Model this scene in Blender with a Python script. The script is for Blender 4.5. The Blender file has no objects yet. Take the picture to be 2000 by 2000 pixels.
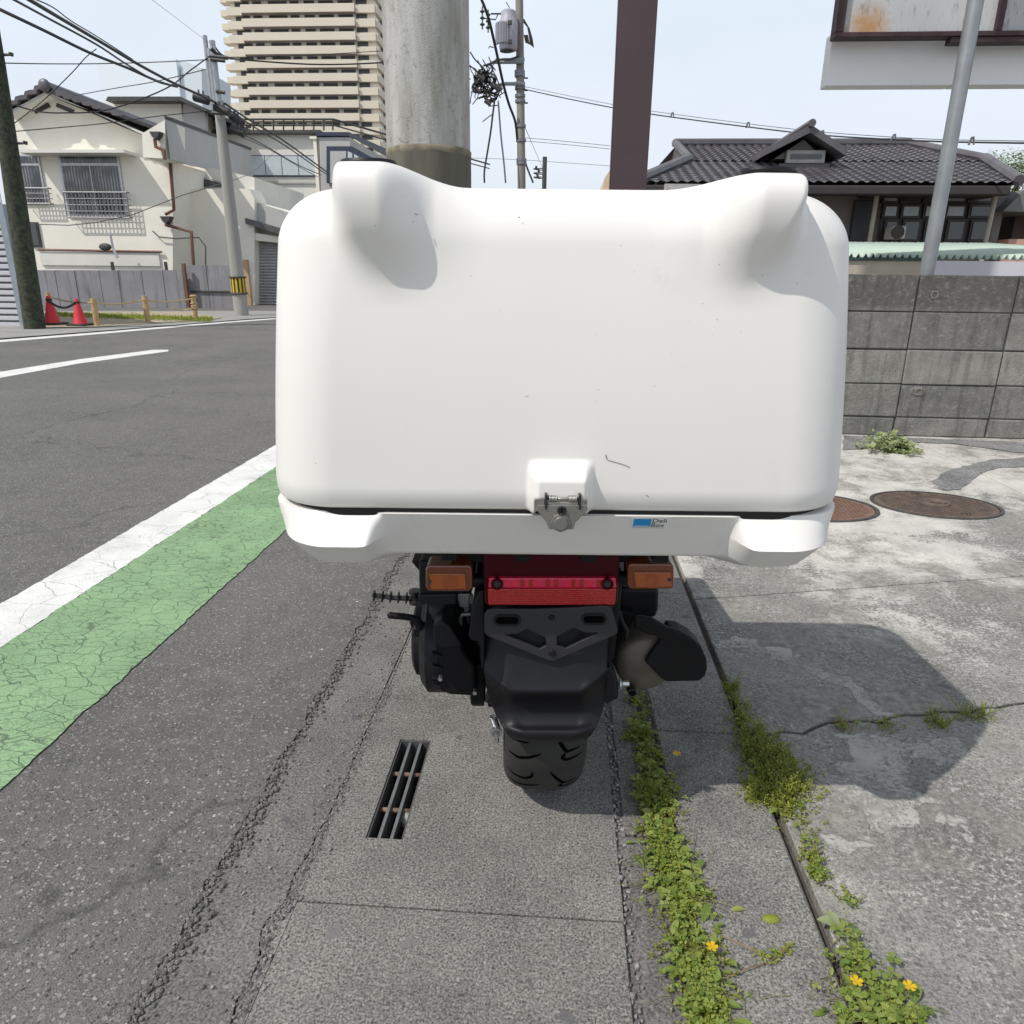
import bpy, bmesh, math, random
from mathutils import Vector, Matrix, noise
R = math.radians
random.seed(7)
scene = bpy.context.scene
COL = scene.collection

# ---------------------------------------------------------------- camera
CAM_H = 1.0
YAW, PITCH, ROLL = R(3.7), R(18.05), R(0.6)
FPX = 1402.0                                   # focal length for a 2000 px frame
fwd = Vector((-math.sin(YAW) * math.cos(PITCH), math.cos(YAW) * math.cos(PITCH), -math.sin(PITCH)))
right0 = Vector((math.cos(YAW), math.sin(YAW), 0))
up0 = right0.cross(fwd)
right = right0 * math.cos(ROLL) + up0 * math.sin(ROLL)
up = up0 * math.cos(ROLL) - right0 * math.sin(ROLL)
cam_d = bpy.data.cameras.new('camera')
cam_d.sensor_width = 36
cam_d.lens = 36 * FPX / 2000
cam_d.clip_start = 0.05
cam_d.clip_end = 3000
cam = bpy.data.objects.new('camera', cam_d)
COL.objects.link(cam)
mw = Matrix((right, up, -fwd)).transposed().to_4x4()
mw.translation = Vector((0, 0, CAM_H))
cam.matrix_world = mw
scene.camera = cam

# ---------------------------------------------------------------- sky and sun
SUN = Vector((-0.66 * math.cos(YAW) + 0.43 * math.sin(YAW), -0.43 * math.cos(YAW) - 0.66 * math.sin(YAW), 1.0)).normalized()
SUN_EL = math.asin(SUN.z)
world = bpy.data.worlds.new('World')
scene.world = world
world.use_nodes = True
wn = world.node_tree
wn.nodes.clear()
wo = wn.nodes.new('ShaderNodeOutputWorld')
wb = wn.nodes.new('ShaderNodeBackground')
sky = wn.nodes.new('ShaderNodeTexSky')
sky.sky_type = 'NISHITA'
sky.sun_disc = False
sky.sun_elevation = SUN_EL
sky.sun_rotation = math.atan2(SUN.x, SUN.y)
sky.air_density = 1.0
sky.dust_density = 2.5
sky.ozone_density = 1.2
wmix = wn.nodes.new('ShaderNodeMix'); wmix.data_type = 'RGBA'
wno = wn.nodes.new('ShaderNodeTexNoise'); wno.inputs['Scale'].default_value = 1.6; wno.inputs['Detail'].default_value = 5
wtc = wn.nodes.new('ShaderNodeTexCoord')
wmp = wn.nodes.new('ShaderNodeMapping'); wmp.inputs['Scale'].default_value = (1, 1, 3.0)
wr = wn.nodes.new('ShaderNodeMapRange')
wr.inputs['From Min'].default_value = 0.3; wr.inputs['From Max'].default_value = 0.75
wr.inputs['To Min'].default_value = 0.72; wr.inputs['To Max'].default_value = 0.95
wn.links.new(wtc.outputs['Generated'], wmp.inputs['Vector'])
wn.links.new(wmp.outputs['Vector'], wno.inputs['Vector'])
wn.links.new(wno.outputs['Fac'], wr.inputs['Value'])
wn.links.new(wr.outputs['Result'], wmix.inputs['Factor'])
wn.links.new(sky.outputs['Color'], wmix.inputs[6])
wsx = wn.nodes.new('ShaderNodeSeparateXYZ'); wn.links.new(wtc.outputs['Generated'], wsx.inputs[0])
wcr = wn.nodes.new('ShaderNodeValToRGB'); wn.links.new(wsx.outputs['Z'], wcr.inputs[0])   # milky veil, thinner overhead
wcr.color_ramp.elements[0].position = 0.0; wcr.color_ramp.elements[0].color = (0.700, 0.735, 0.800, 1)
wcr.color_ramp.elements[1].position = 1.0; wcr.color_ramp.elements[1].color = (0.335, 0.355, 0.385, 1)
_e = wcr.color_ramp.elements.new(0.38); _e.color = (0.740, 0.815, 0.905, 1)
wsc = wn.nodes.new('ShaderNodeVectorMath'); wsc.operation = 'SCALE'; wsc.inputs['Scale'].default_value = 9.4
wn.links.new(wcr.outputs[0], wsc.inputs[0]); wn.links.new(wsc.outputs[0], wmix.inputs[7])
wn.links.new(wmix.outputs[2], wb.inputs['Color'])
wb.inputs['Strength'].default_value = 0.12
wn.links.new(wb.outputs['Background'], wo.inputs['Surface'])
sl = bpy.data.lights.new('sun', 'SUN')
sl.energy = 3.3
sl.angle = R(0.55)
sl.color = (1.0, 0.955, 0.89)
so = bpy.data.objects.new('sun', sl)
so.rotation_euler = SUN.to_track_quat('Z', 'Y').to_euler()
so.location = (0, 0, 20)
COL.objects.link(so)
vs = scene.view_settings
vs.view_transform = 'Standard'
vs.look = 'None'
vs.gamma = 1
vs.use_curve_mapping = False
vs.exposure = 0.10

# ---------------------------------------------------------------- placing helpers
def ray(dx, dy):
    u = (dx - 966) / 966 * 1000 / FPX
    v = (dy - 966) / 966 * 1000 / FPX
    return fwd + right * u - up * v
def at(dx, dy, Y):
    r = ray(dx, dy); s = Y / r.y
    return Vector((r.x * s, Y, CAM_H + r.z * s))
def gnd(dx, dy, z=0.0):
    r = ray(dx, dy); s = (z - CAM_H) / r.z
    return Vector((r.x * s, r.y * s, z))
BIKE_O = Vector((0.066, 1.31, 0.0))
def bl(dx, dy, y):
    """point in the scooter's own frame at its depth y"""
    r = Matrix.Rotation(-YAW, 3, 'Z') @ ray(dx, dy)
    s = (y + BIKE_O.y) / r.y
    return Vector((r.x * s - BIKE_O.x, y, CAM_H + r.z * s))
def sm(e0, e1, x):
    if e0 == e1: return 1.0 if x >= e0 else 0.0
    t = max(0.0, min(1.0, (x - e0) / (e1 - e0)))
    return t * t * (3 - 2 * t)

# ---------------------------------------------------------------- object helpers
def tag(o, label=None, cat=None, group=None, kind=None):
    if label: o['label'] = label
    if cat: o['category'] = cat
    if group: o['group'] = group
    if kind: o['kind'] = kind
    return o
def empty(name, loc=(0, 0, 0), rz=0, label=None, cat=None, group=None):
    o = bpy.data.objects.new(name, None)
    o.location = loc; o.rotation_euler = (0, 0, rz)
    o.empty_display_size = 0.1
    COL.objects.link(o)
    return tag(o, label, cat, group)
class MB:
    def __init__(s): s.v = []; s.f = []
    def add(s, vs, fs):
        b = len(s.v); s.v += [tuple(p) for p in vs]; s.f += [tuple(b + i for i in f) for f in fs]
        return s
    def box(s, x0, x1, y0, y1, z0, z1):
        return s.add([(x0, y0, z0), (x1, y0, z0), (x1, y1, z0), (x0, y1, z0), (x0, y0, z1), (x1, y0, z1), (x1, y1, z1), (x0, y1, z1)],
                     [(0, 3, 2, 1), (4, 5, 6, 7), (0, 1, 5, 4), (1, 2, 6, 5), (2, 3, 7, 6), (3, 0, 4, 7)])
    def prism(s, pts, vec):
        """polygon extruded by vec"""
        n = len(pts); vec = Vector(vec)
        a = [Vector(p) for p in pts]; b = [p + vec for p in a]
        nrm = Vector((0, 0, 0))
        for i in range(n):
            p, q = a[i], a[(i + 1) % n]
            nrm += Vector(((p.y - q.y) * (p.z + q.z), (p.z - q.z) * (p.x + q.x), (p.x - q.x) * (p.y + q.y)))
        if nrm.dot(vec) > 0:
            a.reverse(); b.reverse()
        return s.add(a + b, [tuple(range(n)), tuple(reversed(range(n, 2 * n)))] + [(i, i + n, (i + 1) % n + n, (i + 1) % n) for i in range(n)])
    def tube(s, path, r, n=8, cap=True, r2=None):
        path = [Vector(p) for p in path]; m = len(path)
        rings = []; prev = None
        for i, p in enumerate(path):
            t = (path[min(i + 1, m - 1)] - path[max(i - 1, 0)])
            if t.length < 1e-9: t = Vector((0, 0, 1))
            t.normalize()
            if prev is None:
                ref = Vector((0, 0, 1)) if abs(t.z) < .9 else Vector((1, 0, 0))
                a = t.cross(ref).normalized()
            else:
                a = (prev - t * prev.dot(t)).normalized()
            prev = a; b = t.cross(a)
            rr = r if r2 is None else r + (r2 - r) * i / (m - 1)
            rings.append([p + a * rr * math.cos(2 * math.pi * k / n) + b * rr * math.sin(2 * math.pi * k / n) for k in range(n)])
        vs = [q for rg in rings for q in rg]
        fs = []
        for i in range(m - 1):
            for k in range(n):
                fs.append((i * n + k, i * n + (k + 1) % n, (i + 1) * n + (k + 1) % n, (i + 1) * n + k))
        if cap:
            fs.append(tuple(reversed(range(n)))); fs.append(tuple((m - 1) * n + k for k in range(n)))
        return s.add(vs, fs)
    def lathe(s, prof, c, axis='Z', n=32):
        """prof: list of (radius, height) along the axis from c"""
        c = Vector(c); vs = []
        for r, h in prof:
            for k in range(n):
                a = 2 * math.pi * k / n; p, q = r * math.cos(a), r * math.sin(a)
                d = {'Z': (p, q, h), 'X': (h, p, q), 'Y': (q, h, p)}[axis]
                vs.append(c + Vector(d))
        fs = []; m = len(prof)
        for i in range(m - 1):
            for k in range(n):
                fs.append((i * n + k, i * n + (k + 1) % n, (i + 1) * n + (k + 1) % n, (i + 1) * n + k))
        fs.append(tuple(reversed(range(n)))); fs.append(tuple((m - 1) * n + k for k in range(n)))
        return s.add(vs, fs)
    def grid(s, rows):
        m, n = len(rows), len(rows[0])
        return s.add([p for r in rows for p in r], [(i * n + j, i * n + j + 1, (i + 1) * n + j + 1, (i + 1) * n + j) for i in range(m - 1) for j in range(n - 1)])
    def sphere(s, c, r, n=12, m=8, sc=(1, 1, 1)):
        c = Vector(c); prof = []
        vs = []
        for i in range(m + 1):
            th = math.pi * i / m
            for k in range(n):
                a = 2 * math.pi * k / n
                vs.append(c + Vector((math.sin(th) * math.cos(a) * sc[0], math.sin(th) * math.sin(a) * sc[1], math.cos(th) * sc[2])) * r)
        fs = [(i * n + k, (i + 1) * n + k, (i + 1) * n + (k + 1) % n, i * n + (k + 1) % n) for i in range(m) for k in range(n)]
        return s.add(vs, fs)
    def mesh(s, name, mat, smooth=None):
        me = bpy.data.meshes.new(name)
        me.from_pydata(s.v, [], s.f)
        me.materials.append(mat)
        me.update()
        if smooth:
            me.shade_smooth()
            if smooth is not True: me.set_sharp_from_angle(angle=R(smooth))
        return me
    def build(s, name, mat, parent=None, smooth=None, bevel=0, seg=2, fix=False, **kw):
        me = s.mesh(name, mat, smooth)
        if fix:
            bm = bmesh.new(); bm.from_mesh(me)
            bmesh.ops.remove_doubles(bm, verts=bm.verts, dist=1e-5)
            bmesh.ops.recalc_face_normals(bm, faces=bm.faces)
            bm.to_mesh(me); bm.free()
            if smooth and smooth is not True: me.set_sharp_from_angle(angle=R(smooth))
        return link(name, me, parent, bevel, seg, **kw)
def link(name, me, parent=None, bevel=0, seg=2, loc=None, **kw):
    o = bpy.data.objects.new(name, me)
    COL.objects.link(o)
    if parent: o.parent = parent
    if loc is not None: o.location = loc
    if bevel:
        b = o.modifiers.new('bevel', 'BEVEL'); b.width = bevel; b.segments = seg; b.limit_method = 'ANGLE'; b.angle_limit = R(35)
        b.harden_normals = False
    tag(o, kw.get('label'), kw.get('cat'), kw.get('group'), kw.get('kind'))
    return o
def copy_tree(o, parent=None):
    c = o.copy(); COL.objects.link(c)
    if parent: c.parent = parent
    for ch in list(o.children): copy_tree(ch, c)
    return c

# ---------------------------------------------------------------- material helpers
class NT:
    def __init__(s, name):
        s.m = bpy.data.materials.new(name); s.m.use_nodes = True
        s.t = s.m.node_tree; s.b = s.t.nodes['Principled BSDF']
        s.tc = s.n('ShaderNodeTexCoord')
        s.co = s.tc.outputs['Object']
    def n(s, t): return s.t.nodes.new(t)
    def l(s, a, b): s.t.links.new(a, b)
    def mapv(s, scale=(1, 1, 1), rot=(0, 0, 0), src=None):
        m = s.n('ShaderNodeMapping'); m.inputs['Scale'].default_value = scale; m.inputs['Rotation'].default_value = rot
        s.l(src or s.co, m.inputs['Vector']); return m.outputs['Vector']
    def noise(s, scale, detail=4, rough=.55, vec=None, dist=0):
        x = s.n('ShaderNodeTexNoise'); x.inputs['Scale'].default_value = scale; x.inputs['Detail'].default_value = detail
        x.inputs['Roughness'].default_value = rough; x.inputs['Distortion'].default_value = dist
        s.l(vec or s.co, x.inputs['Vector']); return x.outputs['Fac']
    def noisec(s, scale, detail=3, vec=None):
        x = s.n('ShaderNodeTexNoise'); x.inputs['Scale'].default_value = scale; x.inputs['Detail'].default_value = detail
        s.l(vec or s.co, x.inputs['Vector']); return x.outputs['Color']
    def vor(s, scale, feature='F1', vec=None, out='Distance', rnd=1):
        x = s.n('ShaderNodeTexVoronoi'); x.feature = feature; x.inputs['Scale'].default_value = scale
        x.inputs['Randomness'].default_value = rnd
        s.l(vec or s.co, x.inputs['Vector']); return x.outputs[out]
    def mr(s, v, a, b, c=0, d=1):
        x = s.n('ShaderNodeMapRange'); s.l(v, x.inputs['Value'])
        x.inputs['From Min'].default_value = a; x.inputs['From Max'].default_value = b
        x.inputs['To Min'].default_value = c; x.inputs['To Max'].default_value = d
        return x.outputs['Result']
    def math(s, op, a, b=None):
        x = s.n('ShaderNodeMath'); x.operation = op
        for i, q in enumerate((a, b)):
            if q is None: continue
            if isinstance(q, (int, float)): x.inputs[i].default_value = q
            else: s.l(q, x.inputs[i])
        return x.outputs[0]
    def mix(s, f, a, b, mode='MIX'):
        x = s.n('ShaderNodeMix'); x.data_type = 'RGBA'; x.blend_type = mode
        for i, q in ((0, f), (6, a), (7, b)):
            if isinstance(q, (int, float)): x.inputs[i].default_value = q if i == 0 else (q, q, q, 1)
            elif isinstance(q, tuple): x.inputs[i].default_value = q + (1,) if len(q) == 3 else q
            else: s.l(q, x.inputs[i])
        return x.outputs[2]
    def bump(s, h, strength=.5, dist=.002):
        x = s.n('ShaderNodeBump'); x.inputs['Strength'].default_value = strength; x.inputs['Distance'].default_value = dist
        s.l(h, x.inputs['Height']); s.l(x.outputs['Normal'], s.b.inputs['Normal'])
    def sep(s):
        x = s.n('ShaderNodeSeparateXYZ'); s.l(s.co, x.inputs[0]); return x.outputs
    def done(s, col=None, rough=.6, metal=0, spec=None):
        if col is not None:
            if isinstance(col, tuple): s.b.inputs['Base Color'].default_value = col + (1,)
            else: s.l(col, s.b.inputs['Base Color'])
        if isinstance(rough, (int, float)): s.b.inputs['Roughness'].default_value = rough
        else: s.l(rough, s.b.inputs['Roughness'])
        s.b.inputs['Metallic'].default_value = metal
        if spec is not None: s.b.inputs['Specular IOR Level'].default_value = spec
        return s.m
def simple(name, col, rough=.6, metal=0, var=.12, scale=6, bump=0, bscale=80, spec=None, streak=False):
    t = NT(name)
    v = t.mapv((1, 1, .15)) if streak else None
    f = t.mr(t.noise(scale, 5, vec=v), .3, .7, 1 - var, 1 + var)
    c = t.mix(1.0, col, t.mix(0.0, f, f), 'MULTIPLY')
    if bump: t.bump(t.noise(bscale, 3), bump, .002)
    return t.done(c, rough, metal, spec)

M = {}
# asphalt: dark binder with stones of several sizes showing through
def warp(t, amount, scale, det=3):
    dv = t.n('ShaderNodeVectorMath'); dv.operation = 'ADD'
    ctr = t.n('ShaderNodeVectorMath'); ctr.operation = 'SUBTRACT'; ctr.inputs[1].default_value = (.5, .5, .5)
    nz = t.n('ShaderNodeVectorMath'); nz.operation = 'SCALE'; nz.inputs['Scale'].default_value = amount
    t.l(t.noisec(scale, det), ctr.inputs[0]); t.l(ctr.outputs[0], nz.inputs[0]); t.l(t.co, dv.inputs[0]); t.l(nz.outputs[0], dv.inputs[1])
    return dv.outputs[0]
def stones(t, vec, scale, keep, size):
    """mask and random grey of the embedded stones"""
    c = t.vor(scale, out='Color', vec=vec); d = t.vor(scale, out='Distance', vec=vec)
    sp = t.n('ShaderNodeSeparateColor'); t.l(c, sp.inputs[0])
    sz = t.mr(sp.outputs[1], 0, 1, size * .45, size)
    m = t.mr(t.math('SUBTRACT', d, sz), -.05, .02, 1, 0)
    m = t.math('MULTIPLY', m, t.mr(sp.outputs[0], keep, keep + .02))
    return m, sp.outputs[2], d
def asphalt():
    t = NT('asphalt')
    w = warp(t, .008, 90)
    big = t.noise(1.1, 5); mid = t.noise(11, 6, .7)
    base = t.mix(t.mr(big, .35, .68), (0.102, 0.100, 0.096), (0.165, 0.160, 0.154))
    base = t.mix(t.mr(mid, .35, .7, 0, .7), base, (0.185, 0.180, 0.172))
    fn = t.noise(420, 3, .7)
    c = t.mix(1, base, t.mr(fn, .3, .7, .45, 1.5), 'MULTIPLY')
    hs = []
    for sc, keep, size, lo, hi, amt in ((300, .25, .55, (0.045, .045, .045), (0.34, .335, .32), .85), (150, .40, .52, (0.05, .05, .052), (0.42, .41, .39), .9), (70, .72, .46, (0.09, .09, .09), (0.55, .54, .50), .9)):
        m, r_, d = stones(t, w, sc, keep, size)
        c = t.mix(t.math('MULTIPLY', m, amt), c, t.mix(t.math('POWER', r_, 1.8), lo, hi)); hs.append(m)
    cr = t.vor(.42, 'DISTANCE_TO_EDGE', vec=warp(t, .44, 3.2, 5))
    c = t.mix(t.mr(cr, 0.0, .005, .5, 0), c, (0.04, .04, .04))
    h = t.math('ADD', t.math('MULTIPLY', hs[1], .5), t.math('ADD', t.math('MULTIPLY', hs[0], .3), t.math('MULTIPLY', t.noise(200, 4, .7), .9)))
    t.bump(h, .85, .0035)
    return t.done(c, .88, spec=.25)
M['asphalt'] = asphalt()
def aggregate(name, lo, hi, dark, scale=150, blotch=2.5, bump=.5, stone=.5, peb=.86):
    """cement face worn down to a fine aggregate"""
    t = NT(name)
    w = warp(t, .006, 120)
    base = t.mix(t.mr(t.noise(blotch, 7, .7), .34, .66), lo, hi)
    n1 = t.noise(scale, 3, .65, vec=w)
    c = t.mix(1, base, t.mr(n1, .33, .67, 1 - stone, 1 + stone), 'MULTIPLY')
    m, r_, d = stones(t, w, scale * .62, .45, .45)
    c = t.mix(t.math('MULTIPLY', m, .6), c, t.mix(r_, dark, tuple(min(1, q * 1.55) for q in hi)))
    w2 = warp(t, .035, 30, 4)
    m, r_, d = stones(t, w2, 24, peb, .36)
    c = t.mix(t.math('MULTIPLY', m, .8), c, t.mix(r_, (0.09, 0.09, 0.10), (0.17, .165, .16)))
    st = t.mr(t.noise(1.7, 6, .7, vec=t.mapv((1, .5, 1))), .56, .68, 0, .4)
    c = t.mix(st, c, tuple(q * .55 for q in lo))
    t.bump(t.noise(scale, 4), bump, .0025)
    return t.done(c, .88, spec=.25)
M['gutter_slab'] = aggregate('gutter_slab_concrete', (0.128, 0.124, 0.115), (0.212, 0.206, 0.190), (0.05, 0.048, 0.045), 260, 3.0, stone=.72)
M['gutter_edge'] = aggregate('gutter_edge_mortar', (0.112, 0.108, 0.102), (0.188, 0.182, 0.171), (0.045, 0.044, 0.042), 220, 4.0, stone=.62)
M['kerb_slab'] = aggregate('kerb_slab_concrete', (0.130, 0.126, 0.117), (0.232, 0.225, 0.209), (0.055, 0.053, 0.05), 270, 5.0, stone=.70, peb=.93)
def apron():
    t = NT('weathered_cement')
    dv = warp(t, .35, 2.2, 5)
    xyz = t.sep()
    big = t.noise(1.15, 7, .66, vec=dv); med = t.noise(7, 7, .74); fine = t.noise(95, 4, .75); fine2 = t.noise(230, 3, .7)
    pale = t.mix(t.mr(med, .36, .64), (0.60, 0.58, 0.54), (0.42, 0.41, 0.38))
    # worn: grey with a salt and pepper of pale cement and dark sand
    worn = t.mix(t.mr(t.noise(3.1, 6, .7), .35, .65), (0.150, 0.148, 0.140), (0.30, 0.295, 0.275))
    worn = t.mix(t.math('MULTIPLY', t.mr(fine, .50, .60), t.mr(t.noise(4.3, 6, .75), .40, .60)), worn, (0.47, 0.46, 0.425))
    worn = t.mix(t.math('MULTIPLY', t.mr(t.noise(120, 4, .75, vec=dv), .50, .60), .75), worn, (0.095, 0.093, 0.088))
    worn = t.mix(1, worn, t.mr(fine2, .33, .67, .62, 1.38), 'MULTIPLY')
    fall = t.mr(t.math('SUBTRACT', xyz['Y'], t.math('MULTIPLY', xyz['X'], .25)), 1.6, 2.75, -.12, .075)  # worn grey carried past the box shadow, darkening the colour to blend its edge
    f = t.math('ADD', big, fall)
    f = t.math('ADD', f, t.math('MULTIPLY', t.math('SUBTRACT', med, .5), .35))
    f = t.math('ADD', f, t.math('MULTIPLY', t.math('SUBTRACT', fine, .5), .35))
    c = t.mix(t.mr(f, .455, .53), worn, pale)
    # brown grey clouds of dirt on the pale part
    dk = t.mr(t.math('ADD', t.noise(1.9, 9, .78, vec=dv), t.math('MULTIPLY', t.math('SUBTRACT', fine, .5), .3)), .50, .58)
    c = t.mix(t.math('MULTIPLY', dk, .8), c, t.mix(t.mr(t.noise(45, 4), .35, .65), (0.15, 0.142, 0.122), (0.31, 0.30, 0.27)))
    # remains of a smooth cement skin, with its own broken outline
    w3 = warp(t, .34, 7, 9)
    mn = None
    for (x, y, r_) in SKIM:
        g = t.n('ShaderNodeVectorMath'); g.operation = 'DISTANCE'; g.inputs[1].default_value = (x, y, 0); t.l(w3, g.inputs[0])
        q = t.math('SUBTRACT', g.outputs['Value'], r_); mn = q if mn is None else t.math('MINIMUM', mn, q)
    sk = t.mr(mn, .0, .004, 1, 0)
    thin = t.mr(t.math('ADD', t.noise(90, 4, .75), t.math('MULTIPLY', t.noise(6, 6, .7), .9)), .90, 1.02, 1, .05)
    edge = t.math('MULTIPLY', t.mr(mn, .0, .006, 0, 1), t.mr(mn, .006, .016, 1, 0))
    c = t.mix(t.math('MULTIPLY', edge, .25), c, (0.09, .09, .085))
    c = t.mix(t.math('MULTIPLY', sk, thin), c, t.mix(t.mr(t.noise(14, 6, .7), .35, .65), (0.32, 0.315, 0.295), (0.41, 0.405, 0.38)))
    hgt = t.math('ADD', t.math('MULTIPLY', t.noise(190, 4), t.mr(sk, 0, 1, 1, .15)), t.math('ADD', t.mr(f, .455, .53, 0, .5), sk))
    t.bump(hgt, .5, .0025)
    return t.done(c, .86, spec=.25)
SKIM = []
for _x, _y, _r in ((1660, 1440, .075), (1640, 1490, .075), (1690, 1480, .06), (1740, 1415, .05), (1800, 1400, .035), (1600, 1570, .035), (1650, 1545, .04), (1710, 1540, .05), (1775, 1545, .035), (1820, 1590, .022), (1880, 1375, .025), (1950, 1355, .025),
                   (1400, 1218, .045), (1460, 1232, .05), (1520, 1250, .045), (1580, 1280, .045), (1625, 1310, .045), (1670, 1335, .03), (1560, 1255, .03)):
    _p = gnd(_x, _y); SKIM.append((_p.x, _p.y, _r))
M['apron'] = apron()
M['skim'] = simple('smooth_cement_skim', (0.34, 0.335, 0.315), .7, var=.10, scale=9, bump=.25, bscale=60)
M['dark_patch'] = aggregate('dark_ground_aggregate', (0.16, 0.16, 0.16), (0.25, 0.25, 0.245), (0.05, 0.05, 0.05), 110, 6)
def paint(name, col, crack, cscale, wear, under=(0.08, 0.08, 0.08)):
    t = NT(name)
    dv = t.n('ShaderNodeVectorMath'); dv.operation = 'ADD'
    nz = t.n('ShaderNodeVectorMath'); nz.operation = 'SCALE'; nz.inputs['Scale'].default_value = .05
    t.l(t.noisec(9, 4), nz.inputs[0]); t.l(t.co, dv.inputs[0]); t.l(nz.outputs[0], dv.inputs[1])
    mv = t.mapv((.55, 1.05, 1), src=dv.outputs[0])
    e = t.vor(cscale, 'DISTANCE_TO_EDGE', vec=mv)
    e2 = t.vor(cscale * 2.6, 'DISTANCE_TO_EDGE', vec=mv)
    c = t.mix(1, col, t.mr(t.noise(5, 6, .65), .3, .7, .82, 1.12), 'MULTIPLY')
    c = t.mix(t.mr(t.noise(130, 3, .7), .62, .72, 0, wear), c, under)
    f = t.math('MULTIPLY', t.mr(e, .0, crack, 1, 0), t.mr(t.noise(2.3, 6, .7), .30, .50))
    c = t.mix(t.math('MULTIPLY', f, .85), c, under)
    f2 = t.math('MULTIPLY', t.mr(e2, .0, crack * 1.5, 1, 0), t.mr(t.noise(3.7, 5), .40, .55))
    c = t.mix(t.math('MULTIPLY', f2, .7), c, under)
    c = t.mix(t.math('MULTIPLY', t.mr(t.noise(7, 7, .8), .60, .66), .55), c, under)
    c = t.mix(1, c, t.mr(t.noise(300, 3, .7), .3, .7, .82, 1.14), 'MULTIPLY')
    t.bump(t.math('SUBTRACT', t.noise(140, 3), f), .6, .003)
    return t.done(c, .75, spec=.3)
M['green_paint'] = paint('green_road_paint', (0.235, 0.37, 0.20), .036, 28, .45, (0.07, 0.10, 0.07))
M['white_paint'] = paint('white_road_paint', (0.70, 0.70, 0.68), .008, 7, .25, (0.25, 0.25, 0.25))
M['soil'] = simple('dark_soil', (0.075, 0.066, 0.055), .95, var=.4, scale=60, bump=.8)
M['dark_void'] = simple('wet_gutter_dirt', (0.02, 0.02, 0.018), .9, var=.3)
M['ground'] = simple('bare_earth', (0.20, 0.18, 0.15), .95, var=.25, scale=2, bump=.4)
M['yard'] = simple('tan_gravel', (0.34, 0.29, 0.21), .95, var=.35, scale=5, bump=.8, bscale=30)

# ================================================================ THE GROUND
def sheet(name, pts, mat, z=0.0, th=0.0, parent=None, **kw):
    m = MB()
    P = [(p[0], p[1], z) for p in pts]
    if th: m.prism([(p[0], p[1], z - th) for p in pts], (0, 0, th))
    else: m.add(P, [tuple(range(len(P)))])
    o = m.build(name, mat, parent, fix=not th)
    if not th and o.data.polygons[0].normal.z < 0: o.data.flip_normals()
    return tag(o, **kw)
sheet('ground', [(-600, -600), (600, -600), (600, 600), (-600, 600)], M['ground'], -0.30, kind='structure')

# ragged torn asphalt edge beside the gutter mortar
def ragged(x, y0, y1, step, amp, seed=0):
    out = []; y = y0
    while y < y1:
        out.append((x + (noise.noise(Vector((y * 9, seed, 0))) * amp + noise.noise(Vector((y * 31, seed, 3))) * amp * .5), y)); y += step
    return out
def ck(y): return -0.422 - .004 * noise.noise(Vector((y * 3, 2, 0))) - (.016 * sm(1.25, .9, y) * (1 + 1.4 * noise.noise(Vector((y * 11, 5, 0)))) if y < 1.25 else 0)
_ys = [i * .02 - 3 for i in range(751)]
ge = [(ck(y) - .002 + .0012 * noise.noise(Vector((y * 60, 1, 0))), y) for y in _ys]
gi_ = [(ck(y) + .0012 + .0015 * noise.noise(Vector((y * 50, 9, 0))), y) for y in _ys]
gl = ragged(-0.580, -3.0, 12, .010, .018, 2)
sheet('gutter_edge_strip', [(-.72, -3)] + ge + [(-.72, 12)], M['gutter_edge'], 0.0, .06, kind='structure')
sheet('gutter_edge_inner', gi_ + [(-.4155, 12), (-.4155, -3)], M['gutter_slab'], -.001, .06, kind='structure')
sheet('gutter_edge_far', [(-0.72, 12), (-.418, 12), (-.418, 60), (-.72, 60)], M['gutter_edge'], 0.0, .06, kind='structure')
road = sheet('road', [(-90, -12), (-.6, -12)] + gl + [(-.605, 140), (-90, 140)], M['asphalt'], .005, .05, kind='structure')
# painted markings (laid 4 mm proud)
def strip(name, x0, x1, y0, y1, mat, z, amp, **kw):
    def rg(x, sd):
        out = []; y = y0
        while y < y1:
            st = .012 if .3 < y < 5 else .05
            out.append((x + amp * (noise.noise(Vector((y * 9, sd, 0))) + .6 * noise.noise(Vector((y * 34, sd, 3))) + .5 * noise.noise(Vector((y * 95, sd, 5)))), y)); y += st
        return out
    a = rg(x0, 11); b = rg(x1, 23)
    return sheet(name, a + list(reversed(b)), mat, z, **kw)
strip('white_edge_line', -1.737, -1.534, -4, 45, M['white_paint'], .0080, .006, kind='structure')
strip('green_shoulder_band', -1.532, -1.104, -4, 45, M['green_paint'], .0084, .008, kind='structure')
def gpoly(name, dpts, mat, z, **kw):
    P = [gnd(*p) for p in dpts]
    return sheet(name, [(p.x, p.y) for p in P], mat, z, **kw)
gpoly('centre_line_dash', [(-260, 748), (-260, 762), (0, 714.5), (150, 687), (318, 664), (318, 661), (290, 661), (150, 679), (0, 703)], M['white_paint'], .0080, kind='structure')
P0 = [gnd(x, y) for x, y in [(-300, 672), (0, 642.5), (200, 626.5), (340, 614.5), (440, 606.5), (530, 600), (640, 593)]]
Q0 = [gnd(x, y) for x, y in [(-300, 677), (0, 646.5), (200, 630), (340, 617.5), (440, 608.8), (530, 601.8), (640, 594.6)]]
sheet('far_edge_line', [(p.x, p.y) for p in P0] + [(q.x, q.y) for q in reversed(Q0)], M['white_paint'], .0080, kind='structure')
gpoly('yard_gravel', [(60, 621), (182, 620), (380, 606.5), (420, 602), (350, 590.5), (60, 591)], M['yard'], .03, kind='structure')
M['far_pave'] = simple('far_pavement_concrete', (0.27, 0.265, 0.25), .9, var=.15, scale=2)
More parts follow.
